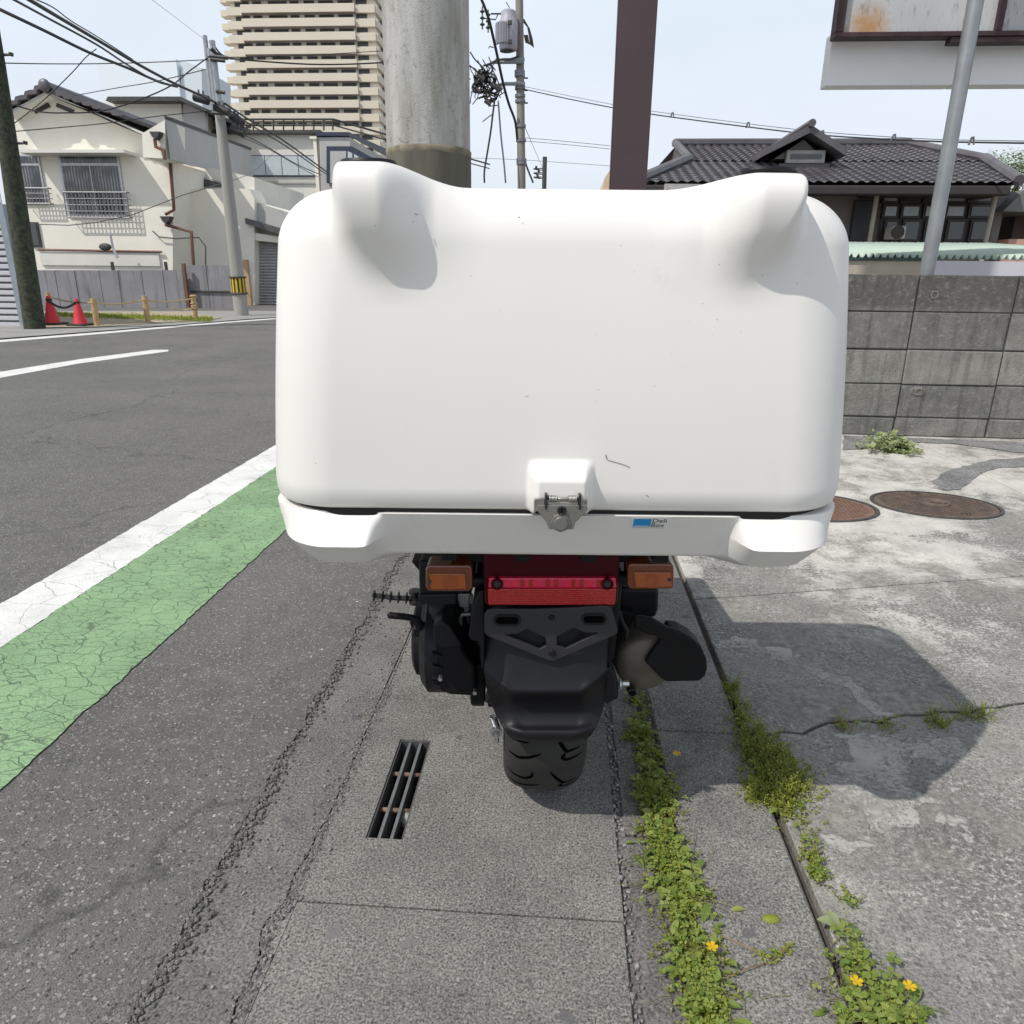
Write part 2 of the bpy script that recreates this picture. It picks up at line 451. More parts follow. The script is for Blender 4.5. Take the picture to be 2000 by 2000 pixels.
P1 = [gnd(x, y) for x, y in [(-300, 671), (0, 641), (200, 625.5), (340, 614), (440, 605.6), (530, 599.2)]]
P2 = [gnd(x, y) for x, y in [(530, 588), (440, 588), (300, 588), (80, 588), (0, 596), (-300, 630)]]
sheet('far_pavement', [(p.x, p.y) for p in P1 + P2], M['far_pave'], .020, kind='structure')

# --- gutter cover slabs, one by one, the near one with its slotted opening
gutter = empty('gutter_cover', (0, 0, 0)); gutter['kind'] = 'structure'
JY = [-2.15 + .614 * i for i in range(40)]          # joints; includes .92 and 1.534
x0g, x1g = -0.4145, 0.131
SX0, SX1, SY0, SY1 = -0.338, -0.267, 1.070, 1.374
for i in range(len(JY) - 1):
    g_ = .0025 if JY[i] > 1 else .0012; a, b = JY[i] + g_, JY[i + 1] - g_
    dz = random.uniform(-.0015, .0015)
    if i % 1 == 0 and abs(JY[i] - .92) < .02:
        m = MB()
        m.box(x0g, SX0, a, b, -.09, 0); m.box(SX1, x1g, a, b, -.09, 0)
        m.box(SX0, SX1, a, SY0, -.09, 0); m.box(SX0, SX1, SY1, b, -.09, 0)
        m.build('slab', M['gutter_slab'], gutter)
    else:
        m = MB(); m.box(x0g, x1g, a, b, -.09, dz)
        m.build('slab', M['gutter_slab'], gutter, bevel=.0015, seg=1)
# slotted drain grating set in the slab opening
M['galv'] = simple('galvanised_steel', (0.22, 0.225, 0.225), .5, .6, var=.2, scale=40)
M['rust'] = simple('rusty_steel', (0.19, 0.125, 0.09), .85, .1, var=.35, scale=60, bump=.5)
M['grime'] = simple('black_grime', (0.030, 0.029, 0.027), .8, var=.4, scale=30)
gr = empty('drain_grating', (-.302, 1.222, 0), label='narrow slotted drain grating with rusty cross bars beside the scooter', cat='drain grating')
def ingr(m, name, mat, bevel=0, **kw):
    m.v = [(x + .302, y - 1.222, z) for x, y, z in m.v]
    return m.build(name, mat, gr, bevel=bevel, **kw)
fr = MB()
for (a, b, c, d) in ((SX0, SX0 + .004, SY0, SY1), (SX1 - .004, SX1, SY0, SY1), (SX0 + .004, SX1 - .004, SY0, SY0 + .004), (SX0 + .004, SX1 - .004, SY1 - .004, SY1)):
    fr.box(a, b, c, d, -.095, -.003)
ingr(fr, 'frame', simple('dull_frame_steel', (.10, .10, .10), .6, .4))
for k in (1, 2):
    x = SX0 + (SX1 - SX0) * k / 3
    m = MB(); m.box(x - .003, x + .003, SY0 + .004, SY1 - .004, -.06, -.005); ingr(m, 'grate_bar', M['galv'])
for k, y in enumerate((1.164, 1.273)):
    m = MB(); m.tube([(SX0 + .004, y, -.016), (SX1 - .004, y, -.016)], .0048, 8); ingr(m, 'cross_rod', M['rust'], smooth=True)
m = MB()
for (a, b) in ((SX0 - .03, SX0), (SX1, SX1 + .03)): m.box(a, b, SY0 - .03, SY1 + .03, -.30, -.0905)
m.box(SX0, SX1, SY0 - .03, SY0, -.30, -.0905); m.box(SX0, SX1, SY1, SY1 + .03, -.30, -.0905)
m.box(SX0, SX1, SY0, SY1, -.295, -.22)
ingr(m, 'channel_wall', M['grime'])
m = MB(); m.sphere((SX1 - .012, 1.156, -.03), .013, 7, 5, (1, 1.4, 1.2)); ingr(m, 'cement_lump', M['skim'])

# --- beds under the joints
sheet('joint_bed', [(-.46, -3), (-.4155, -3), (-.4155, 50), (-.46, 50)], M['soil'], -.010, kind='structure')
sheet('gravel_joint_bed', [(.120, -3), (.155, -3), (.155, 50), (.120, 50)], M['gutter_edge'], -.008, kind='structure')
sheet('weed_joint_bed', [(.208, -3), (.252, -3), (.252, 50), (.208, 50)], M['soil'], -.008, kind='structure')
sheet('kerb_gap_bed', [(.435, -3), (.475, -3), (.475, 50), (.435, 50)], M['soil'], -.022, kind='structure')
# --- narrow gutter lip and kerb slabs
lip = empty('gutter_lip', (0, 0, 0)); lip['kind'] = 'structure'
y = -2.6
while y < 4.4:
    ln = .62
    m = MB(); m.box(.147, .212, y + .002, y + ln - .002, -.07, random.uniform(-.004, -.001)); m.build('slab', M['gutter_edge'], lip, bevel=.004, seg=1); y += ln
kerb = empty('kerb_row', (0, 0, 0)); kerb['kind'] = 'structure'
for a, b in ((-2.5, -.3), (-.3, .745), (.749, 1.455), (1.459, 2.24), (2.244, 2.95), (2.954, 4.95)):
    m = MB(); q = .03 if a == 1.43 else 0
    dz = random.uniform(-.002, .002)
    m.prism([(.247, a, -.08), (.447, a - q * 0, -.08), (.447, b, -.08), (.247, b, -.08)], (0, 0, .08 + dz)); m.build('slab', M['kerb_slab'], kerb, bevel=.005, seg=1)

# --- weathered cement forecourt in slabs with open joints
ap = empty('forecourt', (0, 0, 0)); ap['kind'] = 'structure'
def wob(p, q, n=14, amp=.006, seed=0):
    p, q = Vector((p[0], p[1])), Vector((q[0], q[1])); d = (q - p); nr = Vector((-d.y, d.x)).normalized()
    out = []
    for i in range(n + 1):
        t = i / n; k = amp * noise.noise(Vector((t * n * .7, seed, 1.3))) * (4 * t * (1 - t)) ** .3
        w = p + d * t + nr * k; out.append((w.x, w.y))
    return out
XL = .464
J1 = wob((XL, 1.455), (1.187, 1.65), 18, .03, 1) + wob((1.187, 1.65), (2.4, 2.05), 14, .02, 2)[1:]
J2 = wob((XL, 2.198), (2.30, 2.66), 20, .004, 3)
G = .004
def slabp(pts): 
    m = MB(); m.prism([(p[0], p[1], -.07) for p in pts], (0, 0, .07)); return m
def off(pts, dy): return [(x, y + dy) for x, y in pts]
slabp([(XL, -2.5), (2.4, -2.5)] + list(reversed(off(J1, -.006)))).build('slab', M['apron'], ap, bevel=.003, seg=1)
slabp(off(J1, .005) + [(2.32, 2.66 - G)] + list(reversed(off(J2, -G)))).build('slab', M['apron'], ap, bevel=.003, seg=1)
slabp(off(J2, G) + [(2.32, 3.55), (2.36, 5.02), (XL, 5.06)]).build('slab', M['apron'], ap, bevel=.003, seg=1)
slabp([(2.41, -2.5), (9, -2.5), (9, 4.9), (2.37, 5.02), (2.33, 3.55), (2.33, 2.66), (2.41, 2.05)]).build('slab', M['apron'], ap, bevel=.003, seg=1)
sheet('forecourt_joint_bed', [(XL, -2.5), (9, -2.5), (9, 4.9), (XL, 5.1)], M['dark_void'], -.03, kind='structure')
def rag_poly(dpts, n=7, amp=.012, seed=0):
    P = [gnd(*p) for p in dpts]; out = []
    for i in range(len(P)):
        a, b = P[i], P[(i + 1) % len(P)]
        for k in range(n):
            t = k / n; p = a.lerp(b, t)
            d = (b - a).normalized()
            s = amp * (noise.noise(p * 14 + Vector((0, 0, seed))) + .6 * noise.noise(p * 45 + Vector((0, 0, seed))))
            out.append((p.x - d.y * s, p.y + d.x * s))
    return out
sheet('dark_repair_patch', rag_poly([(1758, 908), (1790, 888), (1830, 878), (1872, 868), (1950, 862), (1990, 864), (1990, 872), (1932, 880), (1880, 884), (1850, 893), (1812, 925), (1778, 926)], 7, .02), M['dark_patch'], .0035, kind='structure')
sheet('dark_wallside_strip', rag_poly([(1590, 822), (1700, 826), (1850, 832), (1990, 838), (1990, 862), (1900, 852), (1800, 838), (1700, 834), (1640, 846), (1590, 850)], 7, .02), M['dark_patch'], .0038, kind='structure')  # strip of darker ground along the foot of the wall

sheet('lot_ground', [(.449, 5.17), (70, 5.17), (70, 90), (.449, 90)], M['ground'], -.02, .2, kind='structure')
sheet('kerb_far', [(.150, 4.96), (.446, 4.96), (.446, 60), (.150, 60)], M['kerb_slab'], -.004, .2, kind='structure')
# --- loose gravel in the joint
t = NT('grey_pebble'); gi = t.n('ShaderNodeNewGeometry'); M['pebble'] = t.done(t.mix(gi.outputs['Random Per Island'], (0.09, 0.09, 0.095), (0.30, 0.295, 0.28)), .85)
peb = MB()
y = .25
while y < 2.6:
    r = random.choice((.002, .003, .003, .004, .0055)); 
    x = .139 + random.uniform(-.008, .008)
    peb.sphere((x, y, -.006 + r * .5), r, 6, 4, (random.uniform(.8, 1.3), random.uniform(.8, 1.5), .8)); y += random.uniform(.002, .012)
for k in range(330):
    yy = random.uniform(.3, 2.2); peb.sphere((random.choice((.16, .22, .25, -.42, .48)) + random.gauss(0, .012), yy, .001), random.uniform(.0012, .0035), 5, 3)
peb.build('gravel', M['pebble'], label='small grey pebbles caught in the joint beside the gutter slabs', cat='gravel', kind='stuff', smooth=40)
grit = MB()
for k in range(900):
    yy = random.uniform(.35, 3); xx = random.choice((random.uniform(-1.1, -.43), random.gauss(-.57, .05), random.gauss(-.43, .015)))
    grit.sphere((xx, yy, .002), random.uniform(.0012, .0038), 5, 3, (1, 1.2, .7))
def chip(m, x, y, z, r):
    V = []
    for i in range(3):
        for k in range(5):
            a_ = k * 1.2566 + i * .5 + random.uniform(-.3, .3); rr = r * (1.0, 1.05, .55)[i] * random.uniform(.7, 1.25)
            V.append((x + rr * math.cos(a_), y + rr * math.sin(a_), z + r * (-.5, .1, .62)[i] * random.uniform(.8, 1.2)))
    m.add(V, [(i * 5 + k, i * 5 + (k + 1) % 5, (i + 1) * 5 + (k + 1) % 5, (i + 1) * 5 + k) for i in range(2) for k in range(5)] + [(10, 11, 12, 13, 14)])
torn = MB()
for k in range(8500):
    yy = .35 + 4.6 * random.random() ** 1.5; dens = .5 + noise.noise(Vector((yy * 4, 7, 0)))
    xx = -.585 + .012 * noise.noise(Vector((yy * 9, 2, 0))) + random.gauss(0, .016)
    if random.random() > dens + .35: continue
    chip(torn, xx, yy, .003, random.uniform(.0016, .0050))
for k in range(1400):
    yy = random.uniform(.35, 1.6); chip(torn, ck(yy) + random.gauss(.008, .007), yy, -.001, random.uniform(.0012, .004))
t = NT('broken_asphalt'); gi = t.n('ShaderNodeNewGeometry'); t.bump(t.noise(300, 3), .5, .002)
torn.build('broken_asphalt_edge', t.done(t.mix(gi.outputs['Random Per Island'], (0.07, 0.068, 0.065), (0.20, 0.195, 0.185)), .9), label='crumbling line of broken asphalt along the gutter mortar', cat='broken asphalt', kind='stuff')
grit.build('grit', M['pebble'], label='loose stone grit scattered along the torn asphalt edge', cat='gravel', kind='stuff')

# --- manhole covers
def cover_mat(name, c1, c2):
    t = NT(name)
    c = t.mix(t.mr(t.noise(18, 5, .65), .35, .65), c1, c2)
    t.bump(t.noise(150, 3), .5, .002)
    return t.done(c, .75, .35)
M['iron'] = cover_mat('rusty_cast_iron', (0.11, 0.09, 0.08), (0.19, 0.14, 0.11))
M['iron_red'] = cover_mat('red_cast_iron', (0.20, 0.115, 0.085), (0.26, 0.17, 0.13))
M['iron_rim'] = simple('worn_iron_rim', (0.10, 0.09, 0.088), .65, .5, var=.25, scale=30)
def manhole(c, ry, rx, label, mat, rot, emblem):
    t = empty('manhole_cover', (c[0], c[1], .0), rot, label=label, cat='manhole cover', group='manhole covers in the forecourt')
    def el(m):
        m.v = [(x * rx, y * ry, z) for x, y, z in m.v]; return m
    el(MB().lathe([(.945, .001), (.945, .007), (1.0, .007), (1.0, .001)], (0, 0, 0), n=72)).build('rim', M['iron_rim'], t, smooth=40)
    el(MB().lathe([(.0, .0042), (.935, .0042), (.935, .001)], (0, 0, 0), n=72)).build('plate', mat, t, smooth=40)
    m = MB(); n = 15
    for i in range(-n, n + 1):
        for j in range(-n, n + 1):
            x, y = i * .062, j * .062
            if x * x + y * y > .86 ** 2 or (emblem and x * x + y * y < .25 ** 2): continue
            a, b = (.024, .010) if (i + j) % 2 else (.010, .024)
            m.box(x - a, x + a, y - b, y + b, .0042, .0082)
    el(m).build('tread_stud', mat, t, kind='stuff')
    if emblem:
        m = MB(); pts = [(.22 * math.cos(a), .22 * math.sin(a), .007) for a in [k * math.pi / 16 for k in range(33)]]
        m.tube(pts, .014, 6); m.tube([(.16 * math.cos(a) - .02, .10 * math.sin(a), .007) for a in [k * math.pi / 12 for k in range(17)]], .014, 6)
        el(m).build('emblem', mat, t, smooth=True)
    for (x, y) in (((-.1, .80), (.28, -.66)) if emblem else ((.1, .8),)):
        m = MB(); m.box(x - .07, x + .07, y - .03, y + .03, .0043, .0086); el(m).build('key_hole', M['grime'], t)
    return t
c1 = gnd(1764, 953); c2 = gnd(1524, 956)
manhole((c1.x, c1.y), .215, .285, 'round rusty manhole cover with raised emblem, fully in view by the block wall', M['iron'], R(-6), True)
manhole((c2.x, c2.y), .225, .31, 'reddish manhole cover half hidden behind the white delivery box', M['iron_red'], R(-4), False)

# ================================================================ WEEDS
def leafmat(name, cols, rough=.55):
    t = NT(name)
    gi = t.n('ShaderNodeNewGeometry')
    cr = t.n('ShaderNodeValToRGB'); e = cr.color_ramp.elements
    e[0].color = cols[0] + (1,); e[1].color = cols[-1] + (1,)
    for k, c in enumerate(cols[1:-1]): 
        q = e.new((k + 1) / (len(cols) - 1)); q.color = c + (1,)
    t.l(gi.outputs['Random Per Island'], cr.inputs[0])
    tr = t.n('ShaderNodeBsdfTranslucent'); ms = t.n('ShaderNodeMixShader'); ms.inputs[0].default_value = .35
    t.l(cr.outputs[0], tr.inputs[0]); t.done(cr.outputs[0], rough, spec=.35)
    out = t.t.nodes['Material Output']
    t.l(t.b.outputs[0], ms.inputs[1]); t.l(tr.outputs[0], ms.inputs[2]); t.l(ms.outputs[0], out.inputs['Surface'])
    return t.m
M['weed'] = leafmat('weed_leaf', [(0.17, 0.21, 0.02), (0.25, 0.30, 0.03), (0.36, 0.40, 0.06), (0.15, 0.22, 0.03), (0.44, 0.42, 0.12)])
M['weed_dark'] = leafmat('clover_leaf', [(0.13, 0.20, 0.035), (0.22, 0.29, 0.06), (0.33, 0.38, 0.10)])
M['weed_pale'] = leafmat('pale_leaf', [(0.20, 0.27, 0.10), (0.30, 0.36, 0.17), (0.45, 0.48, 0.30)])
M['weed_dry'] = leafmat('dry_stem', [(0.30, 0.20, 0.09), (0.38, 0.30, 0.15), (0.24, 0.12, 0.06)])
M['weed_stem'] = leafmat('green_stem', [(0.20, 0.22, 0.05), (0.28, 0.26, 0.09), (0.15, 0.19, 0.04)])
M['petal'] = leafmat('yellow_petal', [(0.80, 0.48, 0.01), (0.85, 0.56, 0.02), (0.80, 0.42, 0.01)])
def leaf(m, p, d, L, W, up=Vector((0, 0, 1))):
    d = d.normalized(); s = d.cross(up)
    if s.length < 1e-3: s = Vector((1, 0, 0))
    s.normalize(); n = s.cross(d).normalized()
    t = p + d * L - n * L * .12; a = p + d * L * .5 + s * W * .5 + n * L * .05; b = p + d * L * .5 - s * W * .5 + n * L * .05; c = p + d * L * .5
    m.add([p, a, t, b, c], [(0, 1, 4), (1, 2, 4), (2, 3, 4), (3, 0, 4)])
def rv(z0=-.2, z1=.8):
    a = random.uniform(0, 6.283); return Vector((math.cos(a), math.sin(a), random.uniform(z0, z1))).normalized()
def stalk(m, ms, p, h, lean, ll=.006, gap=.0038):
    d = (Vector((0, 0, 1)) + rv(0, .01) * lean).normalized(); q = Vector(p); path = [q.copy()]
    n = max(4, int(h / gap)); ang = random.uniform(0, 6.28)
    for i in range(n):
        d = (d + rv(-.3, .5) * .09).normalized(); q = q + d * gap; path.append(q.copy())
        ang += 2.4
        k = 1 - .45 * i / n
        side = Vector((math.cos(ang), math.sin(ang), .35)); side = (side - d * side.dot(d) * .6).normalized()
        leaf(m, q, side + d * .5, ll * k * random.uniform(.8, 1.3), ll * .55 * k)
    ms.tube(path[::max(1, len(path) // 4)] + [path[-1]], .0007, 3, cap=False)
def clover(m, ms, p, h, r):
    d = (Vector((0, 0, 1)) + rv(0, .01) * random.uniform(.2, .9)).normalized(); q = Vector(p) + d * h
    ms.tube([p, Vector(p) + d * h * .5, q], .0005, 3, cap=False)
    a0 = random.uniform(0, 6.28); tilt = rv(0, .1) * .25
    for k in range(3):
        a = a0 + k * 2.094; dr = (Vector((math.cos(a), math.sin(a), .05)) + tilt * 0).normalized()
        n = Vector((0, 0, 1)) + tilt; s = dr.cross(n).normalized()
        t = q + dr * r; m.add([q, q + dr * r * .6 + s * r * .5, t + s * r * .28, t - dr * r * .12 - Vector((0, 0, r * .1)), t - s * r * .28, q + dr * r * .6 - s * r * .5], [(0, 1, 2, 3), (0, 3, 4, 5)])
def weedpatch(name, pts, n_st, n_cl, label, hmax=.05, ll=.0065, st_mat='weed', cl_mat='weed_dark', cr=.008, n_long=0):
    """pts: (dx, dy, radius, weight)"""
    W = [p[3] * random.choice((.25, .6, 1, 1.6)) for p in pts]; pts = [(p[0] + random.uniform(-7, 7), p[1], p[2] * random.uniform(.75, 1.35), p[3]) for p in pts]
    ma, mb_, mc = MB(), MB(), MB()
    C = [gnd(p[0], p[1]) for p in pts]
    for i in range(n_st):
        k = random.choices(range(len(pts)), W)[0]; r = pts[k][2]
        p = C[k] + Vector((random.gauss(0, r), random.gauss(0, r * 1.5), -.005))
        dd = math.hypot((p - C[k]).x, (p - C[k]).y) / (r + 1e-6)
        stalk(ma, mc, p, hmax * random.uniform(.3, 1) * max(.35, 1 - .25 * dd), random.uniform(.1, .9) , ll * random.uniform(.7, 1.25))
    for i in range(n_cl):
        k = random.choices(range(len(pts)), W)[0]; r = pts[k][2]
        p = C[k] + Vector((random.gauss(0, r), random.gauss(0, r * 1.5), -.005))
        clover(mb_, mc, p, random.uniform(.008, .03), cr * random.uniform(.6, 1.2))
    md_ = MB()
    for i in range(n_long):
        k = random.choices(range(len(pts)), W)[0]; p = C[k] + Vector((random.gauss(0, pts[k][2]), random.gauss(0, pts[k][2] * 1.4), 0)); L_ = random.uniform(.018, .042)
        d = rv(.3, 1.4); w_ = L_ * random.uniform(.14, .26); s_ = d.cross(Vector((0, 0, 1))).normalized(); rows = []
        for j in range(5):
            u = j / 4; c = p + d * L_ * u + Vector((0, 0, -L_ * .35 * u * u)); w2 = w_ * math.sin(math.pi * (u * .92 + .06)); rows.append([c - s_ * w2 + Vector((0, 0, w2 * .4)), c, c + s_ * w2 + Vector((0, 0, w2 * .4))])
        md_.grid(rows)
    for i in range(n_long // 2):
        k = random.choices(range(len(pts)), W)[0]; p = C[k] + Vector((random.gauss(0, pts[k][2] * 1.5), random.gauss(0, pts[k][2] * 1.5), .002)); d = rv(-.02, .2)
        mc.tube([p, p + d * .02 + Vector((0, 0, .004)), p + d * .045 + rv() * .006], .0006, 3, cap=False)
    root = empty(name, C[0], label=label, cat='weeds'); root['kind'] = 'stuff'
    for q, nm, mt in ((ma, 'leaves', st_mat), (mb_, 'clover_leaves', cl_mat), (md_, 'long_leaves', 'weed_dark'), (mc, 'stems', 'weed_stem')):
        if not q.v: continue
        q.v = [(x - C[0].x, y - C[0].y, z) for x, y, z in q.v]
        q.build(nm, M[mt], root, kind='stuff')
    return root
wl = [(1198, 1322, .008, 1), (1205, 1350, .010, 1.5), (1212, 1385, .012, 1.6), (1222, 1420, .016, 2.2), (1235, 1460, .018, 2.6), (1244, 1500, .020, 3), (1240, 1540, .020, 3.2), (1240, 1580, .020, 3),
      (1262, 1620, .017, 2.4), (1270, 1660, .018, 2), (1282, 1700, .018, 2.4), (1305, 1740, .022, 2.6), (1300, 1780, .020, 2.6), (1310, 1820, .018, 2.8), (1322, 1860, .017, 2.4), (1335, 1900, .016, 2.6), (1345, 1940, .016, 2.6)]
weedpatch('weeds', wl[:9], 470, 170, 'low weeds in the joint from under the silencer to the kerb middle', .05, .0085, n_long=150)
weedpatch('weeds', wl[9:], 430, 170, 'bright clover and weeds in the same joint, nearest the bottom edge', .040, .0085, cr=.0075, n_long=170)
w2 = [(1372, 1300, .008, .7), (1385, 1330, .012, 1), (1400, 1362, .016, 1.6), (1425, 1395, .022, 2.4), (1440, 1425, .024, 3), (1465, 1455, .030, 3.6), (1480, 1485, .034, 4), (1455, 1510, .024, 3), (1500, 1520, .022, 2), (1420, 1500, .014, 1.4)]
weedpatch('weeds', w2, 820, 60, 'bushy green weed clump over the kerb gap beside the grey cement patch', .072, .0088, n_long=40)
w3 = [(1512, 1565, .012, 2), (1522, 1590, .008, 1), (1530, 1625, .012, 2), (1545, 1650, .009, 1.6), (1600, 1700, .007, .5), (1610, 1790, .010, 1.2)]
weedpatch('weeds', w3, 105, 30, 'sparse weeds trailing down the kerb gap below the bushy clump', .045, .0075)
w4 = [(1620, 1835, .012, 1.2), (1640, 1870, .020, 2), (1660, 1900, .024, 3), (1690, 1915, .022, 2.4), (1640, 1935, .022, 2.5), (1700, 1945, .02, 2)]
weedpatch('weeds', w4, 190, 130, 'clover clump with two yellow flowers at the bottom right', .04, cr=.0105, n_long=30)
for px, py, h, lab in ((1672, 1368, .03, 'small flat weed tuft in the forecourt crack, nearest the kerb'), (1765, 1366, .075, 'taller weed tuft in the middle of the forecourt crack'), (1840, 1352, .095, 'upright thin weed at the far right of the forecourt crack'), (1590, 1372, .02, 'withered little weed in the forecourt crack beside the bushy clump')):
    weedpatch('weed_tuft', [(px - 18, py, .010, 1), (px, py, .010, 2), (px + 20, py - 3, .010, 1)], 34 if h > .03 else 22, 14 if h < .03 else 4, lab, h, .0075, 'weed' if px != 1590 else 'weed_dry')['kind'] = 'thing'
for o in list(COL.objects):
    if o.name.startswith('weed_tuft'): o['group'] = 'weed tufts along the forecourt crack'
# plant at the foot of the wall
wp = weedpatch('wall_plant', [(1650, 850, .05, 1), (1672, 845, .05, 2), (1690, 850, .05, 1.4), (1672, 838, .03, 1)], 0, 230, 'pale leafy plant growing at the foot of the concrete block wall', cr=.03, cl_mat='weed_pale')
wp['kind'] = 'thing'; wp['category'] = 'plant'
for ch in wp.children:
    for v in ch.data.vertices: v.co.z *= 3.2
# broad leaf plant
bp = empty('broadleaf_plant', gnd(1588, 1762), label='broad leaved seedling with grey green leaves in the kerb gap', cat='plant')
bl_pts = [((-1, .25), .040), ((-.55, .8), .034), ((-.75, -.25), .026), ((.2, .5), .018)]
for (d, L) in bl_pts:
    m = MB(); dv_ = Vector((d[0], d[1], .25)).normalized(); s = dv_.cross(Vector((0, 0, 1))).normalized(); rows = []
    for i in range(9):
        t = i / 8; w = L * .22 * math.sin(math.pi * min(1, t * .93 + .05)) ** .7 * (1.1 if t > .4 else .8)
        c = dv_ * L * t + Vector((0, 0, .006 + .006 * math.sin(t * 3)))
        rows.append([c - s * w + Vector((0, 0, w * .3)), c, c + s * w + Vector((0, 0, w * .3))])
    m.grid(rows).build('leaf', M['weed_pale'] if L > .03 else M['weed_dark'], bp, smooth=True)
m = MB(); ms_ = MB(); stalk(m, ms_, (.006, 0, 0), .07, .15, .007); stalk(m, ms_, (.012, -.006, 0), .045, .8, .006)
m.build('sprig', M['weed'], bp); 
# yellow flowers
def flower(dx, dy, h, label):
    g = gnd(dx, dy + h * 820); t = empty('yellow_flower', (g.x, g.y, 0), random.uniform(0, 6), label=label, cat='flower', group='yellow flowers in the weeds')
    MB().tube([(0, 0, 0), (.002, 0, h * .6), (0, 0, h)], .0007, 4).build('stem', M['weed'], t)
    for k in range(5):
        a = k * 1.2566; d = Vector((math.cos(a), math.sin(a), .22)); m = MB(); s = Vector((-math.sin(a), math.cos(a), 0)); q = Vector((0, 0, h))
        m.add([q, q + d * .005 + s * .003, q + d * .0085 + s * .003, q + d * .009, q + d * .0085 - s * .003, q + d * .005 - s * .003], [(0, 1, 2, 3), (0, 3, 4, 5)]).build('petal', M['petal'], t)
flower(1275, 1420, .03, 'yellow flower highest up, in the shaded weeds below the silencer')
flower(1340, 1790, .03, 'yellow flower in the clover on the kerb joint near the bottom')
flower(1610, 1856, .03, 'yellow flower on the left side of the bottom right clover clump')
flower(1708, 1866, .035, 'yellow flower on the right side of the bottom right clover clump')
g = gnd(1455, 1735)
m = MB().sphere((0, 0, 0), .012, 10, 6, (1.3, .8, .45)); o = m.build('moss_clump', M['weed'], smooth=True, label='small round moss clump on the kerb slab', cat='moss'); o.location = (g.x, g.y, .001)
# trailing dry runner
def pathg(pts, z=.006): return [gnd(x, y) + Vector((0, 0, z + .004 * math.sin(x))) for x, y in pts]
rn = empty('trailing_runner', gnd(1370, 1775), label='thin trailing weed runner reaching over the kerb slab', cat='weed')
m = MB().tube(pathg([(1360, 1772), (1400, 1785), (1430, 1800), (1455, 1815), (1480, 1798)]), .0011, 5); m.tube(pathg([(1370, 1850), (1410, 1835), (1450, 1818), (1490, 1790)]), .001, 5)
m.v = [tuple(Vector(v) - rn.location) for v in m.v]; m.build('stem', M['weed_dry'], rn)
m = MB(); ms_ = MB()
for p in pathg([(1440, 1818), (1455, 1812), (1465, 1806), (1474, 1800), (1482, 1794), (1488, 1788), (1430, 1802)]):
    for k in range(10): leaf(m, p + rv(0, .3) * .006, rv(), .0075, .004)
m.v = [tuple(Vector(v) - rn.location) for v in m.v]; m.build('leaves', M['weed'], rn, kind='stuff')

# ================================================================ THE SCOOTER
def box_white():
    t = NT('white_box_gelcoat')
    c = t.mix(t.mr(t.noise(2.2, 3), .3, .7), (0.775, 0.757, 0.728), (0.74, 0.722, 0.694))
    # tiny specks of dirt
    sp = t.math('MULTIPLY', t.mr(t.noise(160, 2, .5), .745, .765), t.mr(t.noise(5, 3), .48, .60))
    c = t.mix(t.math('MULTIPLY', sp, .6), c, (0.16, 0.14, 0.12))
    gr_ = t.math('MULTIPLY', t.mr(t.noise(22, 6, .75), .56, .74), t.mr(t.noise(3.1, 3), .5, .66))
    c = t.mix(t.math('MULTIPLY', gr_, .22), c, (0.42, 0.37, 0.30))
    t.bump(t.noise(3.5, 2), .05, .01)
    t.done(c, .42, spec=.45)
    t.b.inputs['Coat Weight'].default_value = .15; t.b.inputs['Coat Roughness'].default_value = .25
    return t.m
M['box'] = box_white()
M['tub'] = box_white(); M['tub'].name = 'white_tub_gelcoat'
M['black_plastic'] = simple('black_plastic', (0.009, 0.009, 0.011), .45, var=.15, scale=20, bump=.12, bscale=700, spec=.25)
M['matt_black'] = simple('matt_black_paint', (0.007, 0.007, 0.008), .55, var=.2, scale=25, bump=.15, bscale=400, spec=.18)
M['dark_metal'] = simple('dark_cast_metal', (0.04, 0.04, 0.042), .45, .5, var=.3, scale=30, bump=.3, bscale=200)
M['rubber'] = simple('tyre_rubber', (0.025, 0.0245, 0.023), .8, var=.25, scale=14, bump=.3, bscale=300)
M['groove'] = simple('tyre_groove', (0.003, 0.003, 0.003), 1.0, spec=0)
M['steel'] = simple('stainless_steel', (0.42, 0.41, 0.38), .38, .85, var=.12, scale=40)
M['steel_plate'] = simple('dull_latch_plate', (0.23, 0.225, 0.205), .45, .6, var=.12, scale=40, bump=.15, bscale=300)
M['zinc'] = simple('zinc_bolt', (0.45, 0.47, 0.48), .3, .9, var=.2, scale=60)
M['alu'] = simple('cast_aluminium', (0.33, 0.33, 0.33), .5, .7, var=.25, scale=40, bump=.3)
M['muffler'] = simple('scorched_silencer_steel', (0.14, 0.125, 0.105), .55, .55, var=.3, scale=12, bump=.2)
M['seal_rubber'] = simple('rubber_seal', (0.012, 0.010, 0.010), .8)  # black rubber of the seal between lid and tub
def lens(name, col, em, scale=0, rough=.15):
    t = NT(name)
    c = col
    if scale:
        ch = t.n('ShaderNodeTexWave'); ch.inputs['Scale'].default_value = scale; ch.wave_type = 'BANDS'; ch.bands_direction = 'X'; t.l(t.co, ch.inputs['Vector'])
        ch2 = t.n('ShaderNodeTexWave'); ch2.inputs['Scale'].default_value = scale; ch2.bands_direction = 'Z'; t.l(t.co, ch2.inputs['Vector'])
        h = t.math('MULTIPLY', ch.outputs['Fac'], ch2.outputs['Fac'])
        c = t.mix(t.mr(h, 0, 1), tuple(x * .55 for x in col), tuple(min(1, x * 1.3) for x in col)); t.bump(h, .8, .002)
    t.done(c, rough)
    t.b.inputs['Coat Weight'].default_value = .6; t.b.inputs['Coat Roughness'].default_value = .06
    t.b.inputs['Subsurface Weight'].default_value = 0
    return t.m
